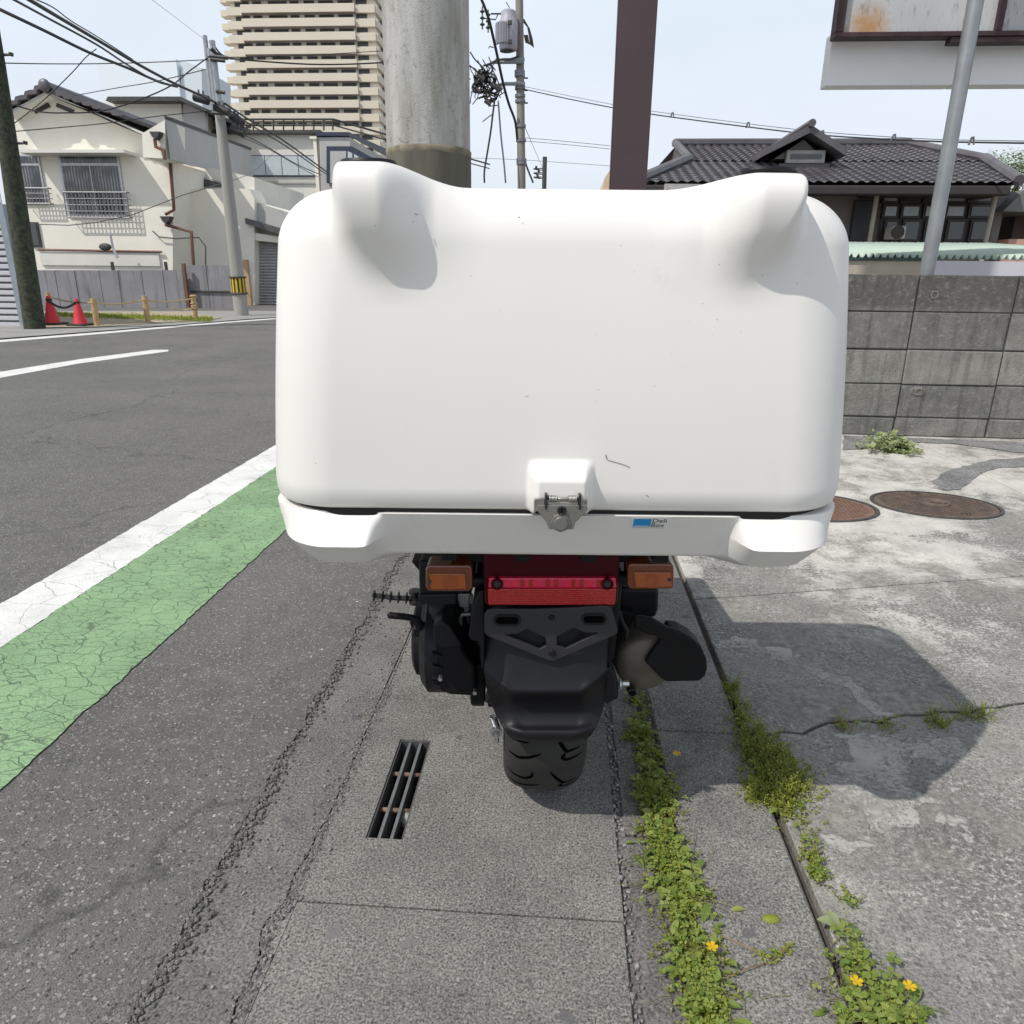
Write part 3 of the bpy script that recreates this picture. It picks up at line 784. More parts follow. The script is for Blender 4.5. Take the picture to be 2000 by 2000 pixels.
M['red_lens'] = lens('red_reflector_lens', (0.62, 0.012, 0.012), 0, 95)
M['red_strip'] = lens('red_lamp_lens', (0.62, 0.010, 0.06), 0)
M['red_dark'] = lens('deep_red_lens', (0.05, 0.002, 0.006), 0, rough=.35); M['red_dark'].node_tree.nodes['Principled BSDF'].inputs['Coat Weight'].default_value = 0; M['red_dark'].node_tree.nodes['Principled BSDF'].inputs['Specular IOR Level'].default_value = .15
M['amber'] = lens('amber_lens', (0.34, 0.075, 0.008), 0)
M['amber_side'] = lens('dark_amber_lens', (0.15, 0.030, 0.006), 0)

bo = Vector((BIKE_O.x * math.cos(YAW) - BIKE_O.y * math.sin(YAW), BIKE_O.x * math.sin(YAW) + BIKE_O.y * math.cos(YAW), 0))
scooter = empty('delivery_scooter', bo, YAW, label='black delivery scooter with a big white cargo box, seen from behind', cat='scooter')
S = scooter
def PY(dpts, y, y1=None):
    return [bl(px, py, y) for px, py in dpts]
def slab_y(m, dpts, y, depth):
    m.prism(PY(dpts, y), (0, depth, 0)); return m

# ---- lid: rings of a rounded rectangle, displaced into the two shoulder humps and the latch boss
LZ0, LZ1, RT = 0.6905, 1.112, 0.070
YF0, YB = -0.362, 0.235
def rrect(a, yf, yb, r, counts=(300, 36, 44, 30)):
    """closed ring: rear (camera) side from -x to +x, then right, front, left; returns (x,y,nx,ny)"""
    nf, nc, ns, nb = counts; r = max(r, .004); a = max(a, r + .001)
    if yb - yf < 2 * r + .002:
        mid = (yf + yb) / 2; r = max(.002, (yb - yf) / 2 - .001)
    out = []
    def arc(cx, cy, a0, a1, n):
        for i in range(n):
            t = a0 + (a1 - a0) * i / n
            out.append((cx + r * math.cos(t), cy + r * math.sin(t), math.cos(t), math.sin(t)))
    def lin(p, q, nx, ny, n):
        for i in range(n):
            t = i / n; out.append((p[0] + (q[0] - p[0]) * t, p[1] + (q[1] - p[1]) * t, nx, ny))
    lin((-a + r, yf), (a - r, yf), 0, -1, nf)
    arc(a - r, yf + r, -math.pi / 2, 0, nc)
    lin((a, yf + r), (a, yb - r), 1, 0, ns)
    arc(a - r, yb - r, 0, math.pi / 2, nc // 2)
    lin((a - r, yb), (-a + r, yb), 0, 1, nb)
    arc(-a + r, yb - r, math.pi / 2, math.pi, nc // 2)
    lin((-a, yb - r), (-a, yf + r), -1, 0, ns)
    arc(-a + r, yf + r, math.pi, 1.5 * math.pi, nc)
    return out
def lid_half(z):
    t = (z - LZ0) / (LZ1 - LZ0)
    return .4215 - .034 * t - .004 * max(0, (.10 - t) / .10) ** 2
def lid_face(z):
    t = (z - LZ0) / (LZ1 - LZ0)
    return YF0 + .030 * t - .010 * math.sin(math.pi * t) + .010 * max(0, (.08 - t) / .08) ** 2
def hump_lat(ax):
    return sm(.125, .235, ax) * (1 - sm(.290, .303, ax))
def lid_disp(x, y, z, ins=0):
    ax = abs(x)
    back = 1 - sm(YF0 + .03, YF0 + .16, y)            # only the rear quarter
    h = hump_lat(ax)
    # protrusion towards the rear, deepest at the top and running out on the face
    v = .6 * sm(.960, 1.135, z) + .4 * sm(.985, 1.100, z)
    # rounding: the top outline of the hump pulls back a little
    hp = .35 * sm(.10, .235, ax) + .65 * sm(.165, .232, ax)* 1; hp = hp * (1 - sm(.280 - .070 * (1 - v) ** 1.2, .306, ax))
    py = -.068 * hp * v * back - .056 * .55 * hp * (min(ins, RT) / RT) * (1 - sm(RT, RT + .09, ins))
    uz = (.021 if x < 0 else .013) * sm(.13, .232, ax) * (1 - sm(.278, .304, ax)) * sm(1.050, 1.105, z) * (1 - sm(YF0 + .10, YF0 + .22, y))
    # scoop below the hump
    # latch boss
    lx = 1 - sm(.030, .047, ax)
    if lx > 0 and y < -.2:
        b = sm(.770, .752, z) if False else (1 - sm(.742, .768, z))
        k = lx * b
        py -= .030 * k
        if z < .722: py += .022 * (1 - sm(.708, .720, z)) * (1 - sm(.032, .036, ax))
    return py, uz
rows = []
zs = []
n1 = 150
for i in range(n1 + 1): zs.append((0.0, LZ0 + (LZ1 - RT - LZ0) * i / n1))
n2 = 34
for i in range(1, n2 + 1):
    th = math.pi / 2 * i / n2; zs.append((RT * (1 - math.cos(th)), LZ1 - RT + RT * math.sin(th)))
for i in range(1, 40): zs.append((RT + (.27 - RT) * i / 39, LZ1 + .004 * math.sin(math.pi / 2 * i / 39)))
RC = .105
V = []; n = None
for k, (ins, z) in enumerate([(-.0, LZ0)] + zs):
    inn = .012 if k == 0 else 0
    zz = LZ0 + .02 if k == 0 else z
    a = lid_half(z) - ins - inn
    ring = rrect(a, lid_face(z) + ins * .8 + inn, YB - ins - inn, RC - ins * .6 - inn)
    n = len(ring)
    # lower rim is rolled in slightly
    e = .004 * max(0, 1 - (z - LZ0) / .006) ** 2 if k else 0
    for (x, y, nx, ny) in ring:
        x -= nx * e; y -= ny * e
        py, uz = lid_disp(x, y, z, ins) if k else (0, 0)
        V.append((x, y + py, zz + uz))
F = []
for i in range(len(zs)):
    for j in range(n):
        F.append((i * n + j, i * n + (j + 1) % n, (i + 1) * n + (j + 1) % n, (i + 1) * n + j))
F.append(tuple(len(zs) * n + j for j in range(n)))
lidm = MB().add(V, F)
lid = lidm.build('box_lid', M['box'], S, smooth=True)
# ---- tub below
TZ1, TZ0 = .684, .607
def tub_corner(ax, s=1): return sm(.246 - .010 * s, .262 + .022 * s, ax)
def tub_pt(x, y, nx, ny, s):
    """s 0..1 from the rim down"""
    return
V = []; rowsT = []
prof = []          # s 0.46 carries the crease  (z, inset centre panel, inset of corner blocks)
for i in range(51):
    s = i / 50; z = TZ1 - (TZ1 - TZ0) * s
    cpan = .002 + .044 * s + .05 * max(0, s - .95)
    if s <= .46: cor = .012 - .034 * s / .46
    else: cor = -.022 + .050 * (s - .46) / .54 + .16 * max(0, s - .88)
    prof.append((z, cpan, cor))
cnt = (260, 60, 44, 30)
ring0 = None; V = []
def sag(ax, s): return -.014 * tub_corner(ax) * (1 - .0 * ax) * s
for (z, cpan, cor) in prof:
    s = (TZ1 - z) / (TZ1 - TZ0)
    base = rrect(.424, YF0 + .006, YB - .004, .100, cnt)
    for (x, y, nx, ny) in base:
        ax = abs(x); f = tub_corner(ax, s)
        if y > YB - .05: f = 1
        side = sm(-.28, -.05, y)               # along the flanks the block tapers into a plain sloping wall
        ins = cpan * (1 - f) + cor * f
        insS = .002 + .050 * s ** 1.6
        insN = .004 + .006 * sm(0, .5, s) + .085 * max(0, s - .42) ** 1.35
        w = min(1, abs(nx) * 1.15) ** 1.5
        insx = (ins * (1 - w) + insN * w) * (1 - side) + insS * side
        dz = sag(ax, s) * (1 if y < 0 else .3)
        V.append((x - nx * insx, y - ny * insx, z + dz))
n = len(base); m_ = len(prof)
# close the bottom
base = rrect(.30, YF0 + .08, YB - .08, .05, cnt)
for (x, y, nx, ny) in base: V.append((x, y, TZ0 - .004))
# inner lip at top
base = rrect(.36, YF0 + .05, YB - .05, .08, cnt)
top = [(x, y, TZ1 + .006) for (x, y, nx, ny) in base]
F = []
for i in range(m_):
    for j in range(n):
        F.append((i * n + j, (i + 1) * n + j, (i + 1) * n + (j + 1) % n, i * n + (j + 1) % n))
F.append(tuple((m_) * n + j for j in range(n)))
b0 = len(V); V += top
for j in range(n): F.append((j, (j + 1) % n, b0 + (j + 1) % n, b0 + j))
tub = MB().add(V, F).build('box_tub', M['tub'], S, smooth=True)
tub.data.set_sharp_from_angle(angle=R(24))
# dark seal between lid and tub
sr = [(x, y) for (x, y, nx, ny) in rrect(.402, YF0 + .014, YB - .02, .10, (20, 20, 10, 10))]
MB().prism([(x, y, TZ1 - .008) for x, y in sr], (0, 0, .026)).build('seal', M['seal_rubber'], tub)
# scratches on the lid
sc = MB()
def scratch(px, w, y=None):
    pts = []
    for (dx, dy) in px:
        p = bl(dx, dy, YF0 + .01); z = p.z; yy = lid_face(z) + lid_disp(p.x, -.35, z)[0] - .0006
        p = bl(dx, dy, yy); pts.append(p)
    sc.tube(pts, w, 4)
scratch([(1143, 858), (1144, 864), (1146, 867)], .0007)
scratch([(1147, 868), (1165, 873), (1178, 877), (1189, 882)], .0004)
scratch([(1219, 934), (1224, 937)], .0006)
scratch([(557, 896), (559, 905), (562, 912)], .0004) if False else None
scratch([(978, 409), (981, 411)], .0006)
scratch([(782, 403), (788, 405)], .0006)
sc.build('scratch', simple('scuff_grey', (.28, .25, .22), .8), lid, kind='stuff')
# rubber caps on the humps (they stand on the humps, behind their crest)
for s_ in (-1, 1):
    m = MB(); m.lathe([(.001, 0), (.034, 0), (.036, .003), (.034, .006), (.001, .007)], (s_ * .250, YF0 + .040, LZ1 + (.0195 if s_ < 0 else .0145)), n=28)
    m.v = [(x, (y - (YF0 + .040)) * .8 + YF0 + .040, z) for x, y, z in m.v]
    m.build('rubber_cap', M['black_plastic'], lid, smooth=40)
m = MB(); m.box(.145, .175, YF0 + .12, YF0 + .15, LZ1 - .002, LZ1 + .010); m.tube([(.14, YF0 + .135, LZ1 + .010), (.19, YF0 + .135, LZ1 + .010)], .004, 8)
m.build('hinge', M['steel'], lid)
# ---- latch
LY = YF0 - .040
la = MB(); slab_y(la, [(1014, 953), (1108, 953), (1109, 963), (1086, 986), (1082, 999), (1036, 999), (1031, 986), (1013, 963)], LY, .0022)
latch = la.build('latch_plate', M['steel_plate'], S, bevel=.0012)
kc = bl(1058, 986, LY)
MB().lathe([(.0, -.0055), (.0085, -.0055), (.0095, -.004), (.0095, .0)], kc, 'Y', 28).build('turn_knob', M['steel_plate'], latch, smooth=35)
MB().lathe([(.0, -.0025), (.0128, -.0025), (.0135, -.001), (.0135, .0)], kc, 'Y', 8).build('knob_base', M['steel_plate'], latch)
kh = bl(1060, 963, LY)
MB().lathe([(.0, -.001), (.0045, -.001), (.0045, -.003), (.0062, -.003), (.0062, .0)], kh, 'Y', 24).build('key_lock', M['dark_metal'], latch, smooth=35)
m = MB(); m.box(kh.x - .0008, kh.x + .0008, kh.y - .0016, kh.y - .0009, kh.z - .003, kh.z + .003); m.build('key_slot', M['groove'], latch)
t1 = bl(1030, 941, LY + .004); t2 = bl(1094, 941, LY + .004)
MB().tube([t1, t2], .0018, 10).build('hinge_pin', M['steel'], latch, smooth=True)
for x0_, x1_ in ((t1.x + .004, t1.x + .015), (t2.x - .015, t2.x - .004)):
    m = MB(); pts = [Vector((x0_ + (x1_ - x0_) * k / 60, t1.y + .0042 * math.cos(k * .628), t1.z + .0042 * math.sin(k * .628))) for k in range(61)]
    m.tube(pts, .0009, 5); m.build('spring', M['steel'], latch, smooth=True)
for xx in (t1.x, t2.x):
    m = MB(); m.box(xx - .0016, xx + .0016, t1.y - .006, t1.y + .020, t1.z - .013, t1.z + .007); m.build('hinge_ear', M['dark_metal'], latch, bevel=.0008)
m = MB(); m.box(t1.x + .002, t2.x - .002, LY + .002, LY + .006, t1.z - .014, t1.z - .004); m.build('hinge_strap', M['steel'], latch, bevel=.0008)
# ---- sticker on the tub
def tub_surf(z):  # y of the centre panel at height z
    s = (TZ1 - z) / (TZ1 - TZ0); return YF0 + .006 + .002 + .044 * s
q0 = bl(1190, 975, YF0 + .012); q1 = bl(1263, 999, YF0 + .016)
zt, zb = q0.z, q1.z
xl, xr = q0.x, q1.x
def onpanel(x, z, o): return Vector((x, tub_surf(z) - o, z))
M['sticker'] = simple('white_sticker', (0.72, 0.72, 0.72), .4, var=.03)
M['sticker_blue'] = simple('blue_print', (0.01, 0.27, 0.60), .4, var=.03)
M['ink'] = simple('black_print', (0.02, 0.02, 0.03), .5)
st = MB().prism([onpanel(xl, zb, .0006), onpanel(xr, zb, .0006), onpanel(xr, zt, .0006), onpanel(xl, zt, .0006)], (0, .0004, 0)).build('sticker', M['sticker'], tub)
W_ = xr - xl; H_ = zt - zb
bxl, bxr, bzb, bzt = xl + W_ * .08, xl + W_ * .52, zb + H_ * .16, zb + H_ * .88
rr = .0012; pts = []
for cx, cz, a0 in ((bxr - rr, bzt - rr, 0), (bxl + rr, bzt - rr, 90), (bxl + rr, bzb + rr, 180), (bxr - rr, bzb + rr, 270)):
    for k in range(5): a = R(a0 + 22.5 * k); pts.append(onpanel(cx + rr * math.cos(a), cz + rr * math.sin(a), .0009))
MB().prism(pts, (0, .0003, 0)).build('blue_square', M['sticker_blue'], tub)
tilt = math.atan2(.024, TZ1 - TZ0)
def text(s, name, x, z, h, wscale, mat, parent, o=.0010):
    c = bpy.data.curves.new(name, 'FONT'); c.body = s; c.size = h; c.extrude = .0001
    tmp = bpy.data.objects.new(name, c); COL.objects.link(tmp)
    dg = bpy.context.evaluated_depsgraph_get(); me = bpy.data.meshes.new_from_object(tmp.evaluated_get(dg)); COL.objects.unlink(tmp); bpy.data.objects.remove(tmp)
    me.transform(Matrix.Diagonal((wscale, 1, 1, 1)))
    me.transform(Matrix.Rotation(math.pi / 2 + tilt * 0, 4, 'X'))
    for v in me.vertices:
        zz = v.co.z + z; v.co = Vector((v.co.x + x, tub_surf(zz) - o + v.co.y * .3, zz))
    me.materials.clear(); me.materials.append(mat)
    o_ = bpy.data.objects.new(name, me); COL.objects.link(o_); o_.parent = parent
    return o_
text('Deli', 'lettering', xl + W_ * .535, zb + H_ * .56, H_ * .50, 1.30, M['ink'], tub)
text('Box', 'lettering', xl + W_ * .525, zb + H_ * .155, H_ * .50, 1.22, M['ink'], tub)
m = MB(); x = xl + W_ * .08
while x < xr - W_ * .16:
    w = random.uniform(.0006, .0016); p = onpanel(x, zb + H_ * .05, .0009); m.box(x, x + w, p.y, p.y + .0003, p.z, p.z + H_ * .055); x += w + .00035
m.build('small_print', M['ink'], tub, kind='stuff')
p = onpanel(bxl + .002, bzb + H_ * .06, .0012); m = MB(); m.box(p.x, bxr - .0025, p.y, p.y + .0002, p.z, p.z + .0006); m.build('white_rule', M['sticker'], tub)

# ---- tail lamp
TY = -.245
tl = MB(); slab_y(tl, [(911, 1040), (1170, 1040), (1166, 1139), (1160, 1144), (921, 1144), (914, 1139)], TY + .012, .06)
tail = tl.build('tail_light', M['red_dark'], S, bevel=.004)
m = MB(); slab_y(m, [(920, 1111), (1163, 1111), (1161, 1139), (1158, 1142), (924, 1142), (921, 1139)], TY, .02); m.build('reflector', M['red_lens'], tail, bevel=.003)
m = MB(); slab_y(m, [(922, 1091), (1162, 1091), (1163, 1110), (921, 1110)], TY + .003, .02); m.build('lamp_lens', M['red_strip'], tail, bevel=.002)
for k in range(11):
    x_ = 965 + k * 16 ; m = MB(); slab_y(m, [(x_, 1093), (x_ + 9, 1093), (x_ + 9, 1108), (x_, 1108)], TY + .0024, .004); m.build('lens_facet', M['red_lens' if k % 3 else 'red_strip'], tail, bevel=.001)
for px in (938, 1146):
    c = bl(px, 1102, TY + .001); MB().lathe([(.0, .0008), (.0082, .0008), (.0082, -.0015), (.0098, -.0015), (.0098, .01)], c, 'Y', 24).build('screw_well', M['red_dark'], tail, smooth=35)
    MB().lathe([(.0, -.0006), (.0055, -.0006), (.0055, .002)], c, 'Y', 16).build('screw', M['dark_metal'], tail)
# ---- indicators
for (x0_, x1_, y0_, y1_, s_) in ((803, 891, 1067, 1116, -1), (1184, 1272, 1064, 1112, 1)):
    m = MB(); P = []
    for cx, cy, a0 in ((x1_ - 9, y0_ + 9, -90), (x1_ - 9, y1_ - 9, 0), (x0_ + 9, y1_ - 9, 90), (x0_ + 9, y0_ + 9, 180)):
        for k in range(5): a = R(a0 + 22.5 * k); P.append((cx + 9 * math.cos(a), cy + 9 * math.sin(a)))
    slab_y(m, P, TY + .004, .045); ind = m.build('indicator', M['amber_side'], S, bevel=.003)
    m = MB(); i0, i1 = (x0_ + 6, x1_ - 14) if s_ < 0 else (x0_ + 12, x1_ - 6)
    slab_y(m, [(i0, y0_ + 16), (i1, y0_ + 16), (i1 + 2, y1_ - 5), (i0 + 4, y1_ - 4)], TY - .000, .006); m.build('lens', M['amber'], ind, bevel=.001)
    c = bl((x0_ + x1_) / 2 + 2, (y0_ + y1_) / 2 + 8, TY - .0008)
    for r in (.004, .0075, .011):
        MB().lathe([(r, .001), (r, -.0004), (r + .0009, -.0004), (r + .0009, .001)], c, 'Y', 28).build('lens_ring', M['amber'], ind)
    c2_ = bl(x0_ + 8 if s_ < 0 else x1_ - 9, (y0_ + y1_) / 2 + 6, TY - .0005)
    MB().lathe([(.0, -.0004), (.003, -.0004), (.003, .001)], c2_, 'Y', 12).build('screw', M['dark_metal'], ind)
    b = bl((x0_ + x1_) / 2, (y0_ + y1_) / 2 + 4, TY + .05); m = MB(); m.tube([(b.x, b.y, b.z), (0, b.y + .01, b.z)], .012, 10); m.build('stalk', M['black_plastic'], ind, smooth=40)

# ---- number plate bracket (no plate fitted)
BY = -.250
outer = [(914, 1160), (920, 1151), (932, 1149), (1000, 1150), (1080, 1147), (1146, 1143), (1154, 1149), (1166, 1190), (1163, 1197), (1046, 1247), (1037, 1247), (918, 1199), (914, 1193)]
hl = [(951, 1198), (975, 1196), (994, 1187), (1029, 1203), (1031, 1218), (1018, 1225)]
hr = [(1050, 1202), (1083, 1185), (1104, 1194), (1129, 1194), (1067, 1224), (1051, 1218)]
bm = bmesh.new()
def loop(pts):
    vs = [bm.verts.new(bl(x, y, BY)) for x, y in pts]
    return [bm.edges.new((vs[i], vs[(i + 1) % len(vs)])) for i in range(len(vs))]
E = loop(outer) + loop(hl) + loop(hr)
bmesh.ops.triangle_fill(bm, use_beauty=True, use_dissolve=False, edges=E)
me = bpy.data.meshes.new('plate_bracket'); 
r_ = bmesh.ops.extrude_face_region(bm, geom=list(bm.faces))
for v in [g for g in r_['geom'] if isinstance(g, bmesh.types.BMVert)]: v.co.y += .006
bmesh.ops.recalc_face_normals(bm, faces=bm.faces); bm.to_mesh(me); bm.free(); me.materials.append(simple('bracket_plastic', (.022, .022, .025), .5, bump=.15, bscale=600))
brk = link('plate_bracket', me, S, bevel=.0012)
for (x0_, x1_, y_) in ((930, 984, 1171), (1096, 1146, 1169)):
    for rr, yy, nm, mt in ((11, -.0025, 'slot_rim', 'black_plastic'), (6.5, -.0032, 'slot', 'groove')):
        P = []
        for cx, a0 in ((x1_ - 12, -90), (x0_ + 12, 90)):
            for k in range(9): a = R(a0 + 22.5 * k); P.append((cx + rr * math.cos(a), y_ + rr * .95 * math.sin(a)))
        m = MB(); slab_y(m, P, BY + yy, .003); m.build(nm, M[mt], brk)
for px, py, r in ((1042, 1232, .0062), (1041, 1165, .005)):
    MB().lathe([(.0, -.003), (r * .8, -.003), (r, -.001), (r, .002)], bl(px, py, BY), 'Y', 24).build('rubber_plug', M['black_plastic'], brk, smooth=35)

# ---- rear fender
def frow(xl_, xr_, yl_, yr_, ym, yc, ye, nn=24, bulge=0, flat=.26):
    """points from left to right; dy_l/dy_r/dy_mid are picture heights, yc depth in the middle, ye at the ends"""
    out = []
    for i in range(nn + 1):
        t = i / nn; e = max(0, (abs(t - .5) - flat) / (.5 - flat))
        k = e ** 1.7
        px = xl_ + (xr_ - xl_) * t
        edge = yl_ if t < .5 else yr_
        kk = sm(0, 1, e) if bulge == 0 else min(1, e)
        py = ym + (edge - ym) * kk
        out.append(bl(px, py, yc + (ye - yc) * k))
    return out
fr_rows = [frow(914, 1162, 1110, 1110, 1110, BY + .03, BY + .06), frow(914, 1152, 1150, 1150, 1150, BY + .035, BY + .060), frow(914, 1146, 1200, 1200, 1215, BY + .024, BY + .050),
           frow(914, 1144, 1240, 1240, 1262, BY + .010, BY + .040)]
for (ym, yl, yr, dc, de, x0_, x1_) in ((1294, 1258, 1255, -.003, .030, 915, 1144), (1301, 1264, 1260, -.007, .026, 916, 1144), (1304, 1267, 1262, -.0075, .025, 916, 1144), (1307, 1270, 1265, -.005, .027, 917, 1144),
                                       (1313, 1277, 1272, .008, .034, 918, 1143), (1325, 1296, 1292, .017, .036, 921, 1142), (1345, 1322, 1320, .018, .034, 929, 1138), (1362, 1346, 1344, .010, .026, 938, 1132),
                                       (1374, 1364, 1362, .001, .014, 948, 1125), (1379, 1373, 1371, -.008, .006, 953, 1121), (1383, 1378, 1376, -.0105, .003, 957, 1118), (1391, 1386, 1384, -.0105, .002, 962, 1112), (1398, 1393, 1392, -.004, .008, 970, 1104), (1395, 1390, 1389, .006, .02, 974, 1100)):
    fr_rows.append(frow(x0_, x1_, yl, yr, ym, BY + dc, BY + de, bulge=1, flat=.30))
m = MB().grid(fr_rows)
fen = m.build('fender', M['black_plastic'], S, smooth=True)
md = fen.modifiers.new('subsurf', 'SUBSURF'); md.levels = md.render_levels = 2
md = fen.modifiers.new('solid', 'SOLIDIFY'); md.thickness = .003; md.offset = -1
# flared side edges of the fender
for side in (0, -1):
    pts = [r[side] for r in fr_rows[4:17]]
    m = MB(); 
    ins = [Vector((p.x * .985, p.y + .10, p.z + .004)) for p in pts]
    m.grid([pts, [(p + q) / 2 for p, q in zip(pts, ins)], ins]); w_ = m.build('side_wall', M['black_plastic'], fen, smooth=True)
    md = w_.modifiers.new('solid', 'SOLIDIFY'); md.thickness = .003
    m = MB(); m.tube(pts[1:], .0035, 8); m.build('edge_roll', M['black_plastic'], fen, smooth=True)
# upper side panels of the tail, inner fender
m = MB(); slab_y(m, [(898, 1080), (1178, 1075), (1172, 1150), (1160, 1255), (905, 1262), (902, 1160)], BY + .065, .34); m.build('tail_body', M['matt_black'], S, bevel=.012)
m = MB(); slab_y(m, [(893, 1140), (903, 1115), (914, 1115), (914, 1262), (908, 1262), (906, 1212), (888, 1208), (884, 1200)], BY + .03, .2); m.v = m.v; m.build('side_cowl', M['black_plastic'], S, bevel=.005)
m = MB(); slab_y(m, [(880, 1030), (1200, 1030), (1200, 1062), (880, 1062)], TY + .03, .45); m.build('rack_plate', M['matt_black'], S, bevel=.003)
for x in (-.16, -.05, .05, .16):
    m = MB(); m.box(x - .012, x + .012, -.30, .2, .592, .606); m.build('rack_rail', M['matt_black'], S, bevel=.002)
# ---- rear wheel
TR, TW = .232, .078
tc_ = Vector((0.000, 0, TR))
prof = []
for i in range(25):
    a = math.pi * i / 24; w = -math.cos(a); x = TW * (abs(w) ** .75) * (1 if w > 0 else -1)
    prof.append((x, TR - .062 * (1 - math.sin(a) ** .62)))
prof = [(-.060, TR - .085)] + prof + [(.060, TR - .085)]
m = MB(); V = []; NN = 96
for (x, r) in prof:
    for k in range(NN):
        a = 2 * math.pi * k / NN; V.append(tc_ + Vector((x, r * math.cos(a), r * math.sin(a))))
F = [(i * NN + k, (i + 1) * NN + k, (i + 1) * NN + (k + 1) % NN, i * NN + (k + 1) % NN) for i in range(len(prof) - 1) for k in range(NN)]
wheel = m.add(V, F).build('rear_tyre', M['rubber'], S, smooth=True)
def tyre_pt(x, ang, o=.0004):
    ax = min(abs(x) / TW, 1); w = ax ** (1 / .75); a = math.acos(min(1, w)); r = TR - .062 * (1 - math.sin(a) ** .62) + o
    return tc_ + Vector((x, -r * math.cos(ang), -r * math.sin(ang)))
def groove(pts):
    m = MB(); P = []; n_ = len(pts)
    for i in range(n_ - 1):
        for k in range(8):
            t = k / 8; P.append((pts[i][0] * (1 - t) + pts[i + 1][0] * t, pts[i][1] * (1 - t) + pts[i + 1][1] * t))
    P.append(pts[-1])
    rows = []
    for i, (x, a) in enumerate(P):
        w = .0036 * math.sin(math.pi * (i + .6) / (len(P) + .2)) ** .5
        i2 = min(i + 1, len(P) - 1); i1 = i2 - 1
        dx, da = P[i2][0] - P[i1][0], (P[i2][1] - P[i1][1]) * TR
        L = math.hypot(dx, da) + 1e-9; nx, na = -da / L * w, dx / L * w / TR
        rows.append([tyre_pt(x + nx, a + na), tyre_pt(x, a, .0006), tyre_pt(x - nx, a - na)])
    return m.grid(rows)
for s0 in range(14):
    A0 = s0 * 2 * math.pi / 14
    for g_ in ([(-.070, .02), (-.055, .045), (-.036, .05), (-.025, .0), (-.024, -.06)], [(-.068, .20), (-.050, .225), (-.030, .20), (-.010, .16)],
               [(.008, -.08), (.020, .02), (.030, .10), (.036, .14), (.060, .12)], [(.034, .15), (.028, .20), (.036, .23), (.064, .20)]):
        m = groove([(x, a + A0) for x, a in g_]); m.build('tread_groove', M['groove'], wheel)
MB().lathe([(.0, -.055), (.02, -.055), (.05, -.045), (.10, -.05), (.145, -.058), (.150, -.06), (.150, .06), (.145, .058), (.10, .05), (.05, .045), (.02, .055), (.0, .055)], tc_, 'X', 48).build('rear_rim', M['dark_metal'], S, smooth=35)
# ---- transmission case, left
c = bl(825, 1224, -.10)
R0 = .104
m = MB().lathe([(.0, -.034), (.055, -.034), (.090, -.028), (.104, -.016), (R0, .0), (R0, .018), (.100, .030), (.0, .034)], (c.x, c.y + .02, c.z), 'X', 56)
m.v = [(x, (y - c.y - .02) * 1.25 + c.y + .06, (z - c.z) * 1.0 + c.z) for x, y, z in m.v]
cvt = m.build('transmission_case', M['black_plastic'], S, smooth=40)
m = MB().lathe([(.0, -.046), (.06, -.046), (.072, -.040), (.074, -.030), (.0, -.028)], (c.x, c.y + .04, c.z + .004), 'X', 40); m.build('case_cap', M['matt_black'], cvt, smooth=40)
m = MB(); slab_y(m, [(821, 1178), (840, 1176), (862, 1205), (873, 1218), (874, 1228), (884, 1243), (898, 1258), (899, 1316), (848, 1313), (832, 1306), (824, 1296), (822, 1230)], c.y - .072, .20)
m.build('crankcase', M['matt_black'], cvt, bevel=.009, seg=3)
m = MB(); slab_y(m, [(817, 1178), (836, 1170), (850, 1182), (874, 1220), (838, 1226), (818, 1216)], c.y - .078, .12); m.build('air_duct', M['black_plastic'], cvt, bevel=.006, seg=3)
for k, yy in enumerate((1234, 1256, 1277, 1292)):
    m = MB(); slab_y(m, [(815, yy), (833, yy + 4), (834, yy + 8), (815, yy + 5)], c.y - .078, .05); m.build('cooling_fin', M['black_plastic'], cvt, bevel=.001)
for px, py in ((831, 1279), (896, 1305)):
    MB().lathe([(.0, -.006), (.004, -.006), (.004, .006)], bl(px, py, c.y - .075), 'Y', 6).build('bolt', M['zinc'], cvt)
h = bl(902, 1291, -.11)
MB().lathe([(.0, -.013), (.036, -.013), (.040, -.009), (.040, .012), (.0, .014)], h, 'X', 40).build('hub_drum', M['matt_black'], S, smooth=35)
m = MB(); slab_y(m, [(889, 1253), (915, 1253), (915, 1330), (897, 1330), (891, 1322)], h.y - .034, .12); m.build('hub_case', M['matt_black'], S, bevel=.007, seg=3)
# ---- air cleaner, upper left
m = MB(); slab_y(m, [(790, 1058), (892, 1058), (892, 1118), (862, 1122), (860, 1138), (800, 1140), (792, 1136), (790, 1096)], -.17, .22); ab = m.build('air_cleaner', M['black_plastic'], S, bevel=.006, seg=3)
m = MB(); slab_y(m, [(788, 1122), (862, 1120), (862, 1141), (790, 1142)], -.176, .03); m.build('band', M['black_plastic'], ab, bevel=.004)
m = MB(); slab_y(m, [(777, 1060), (792, 1060), (792, 1078)], -.15, .1); m.build('gusset', M['black_plastic'], ab)
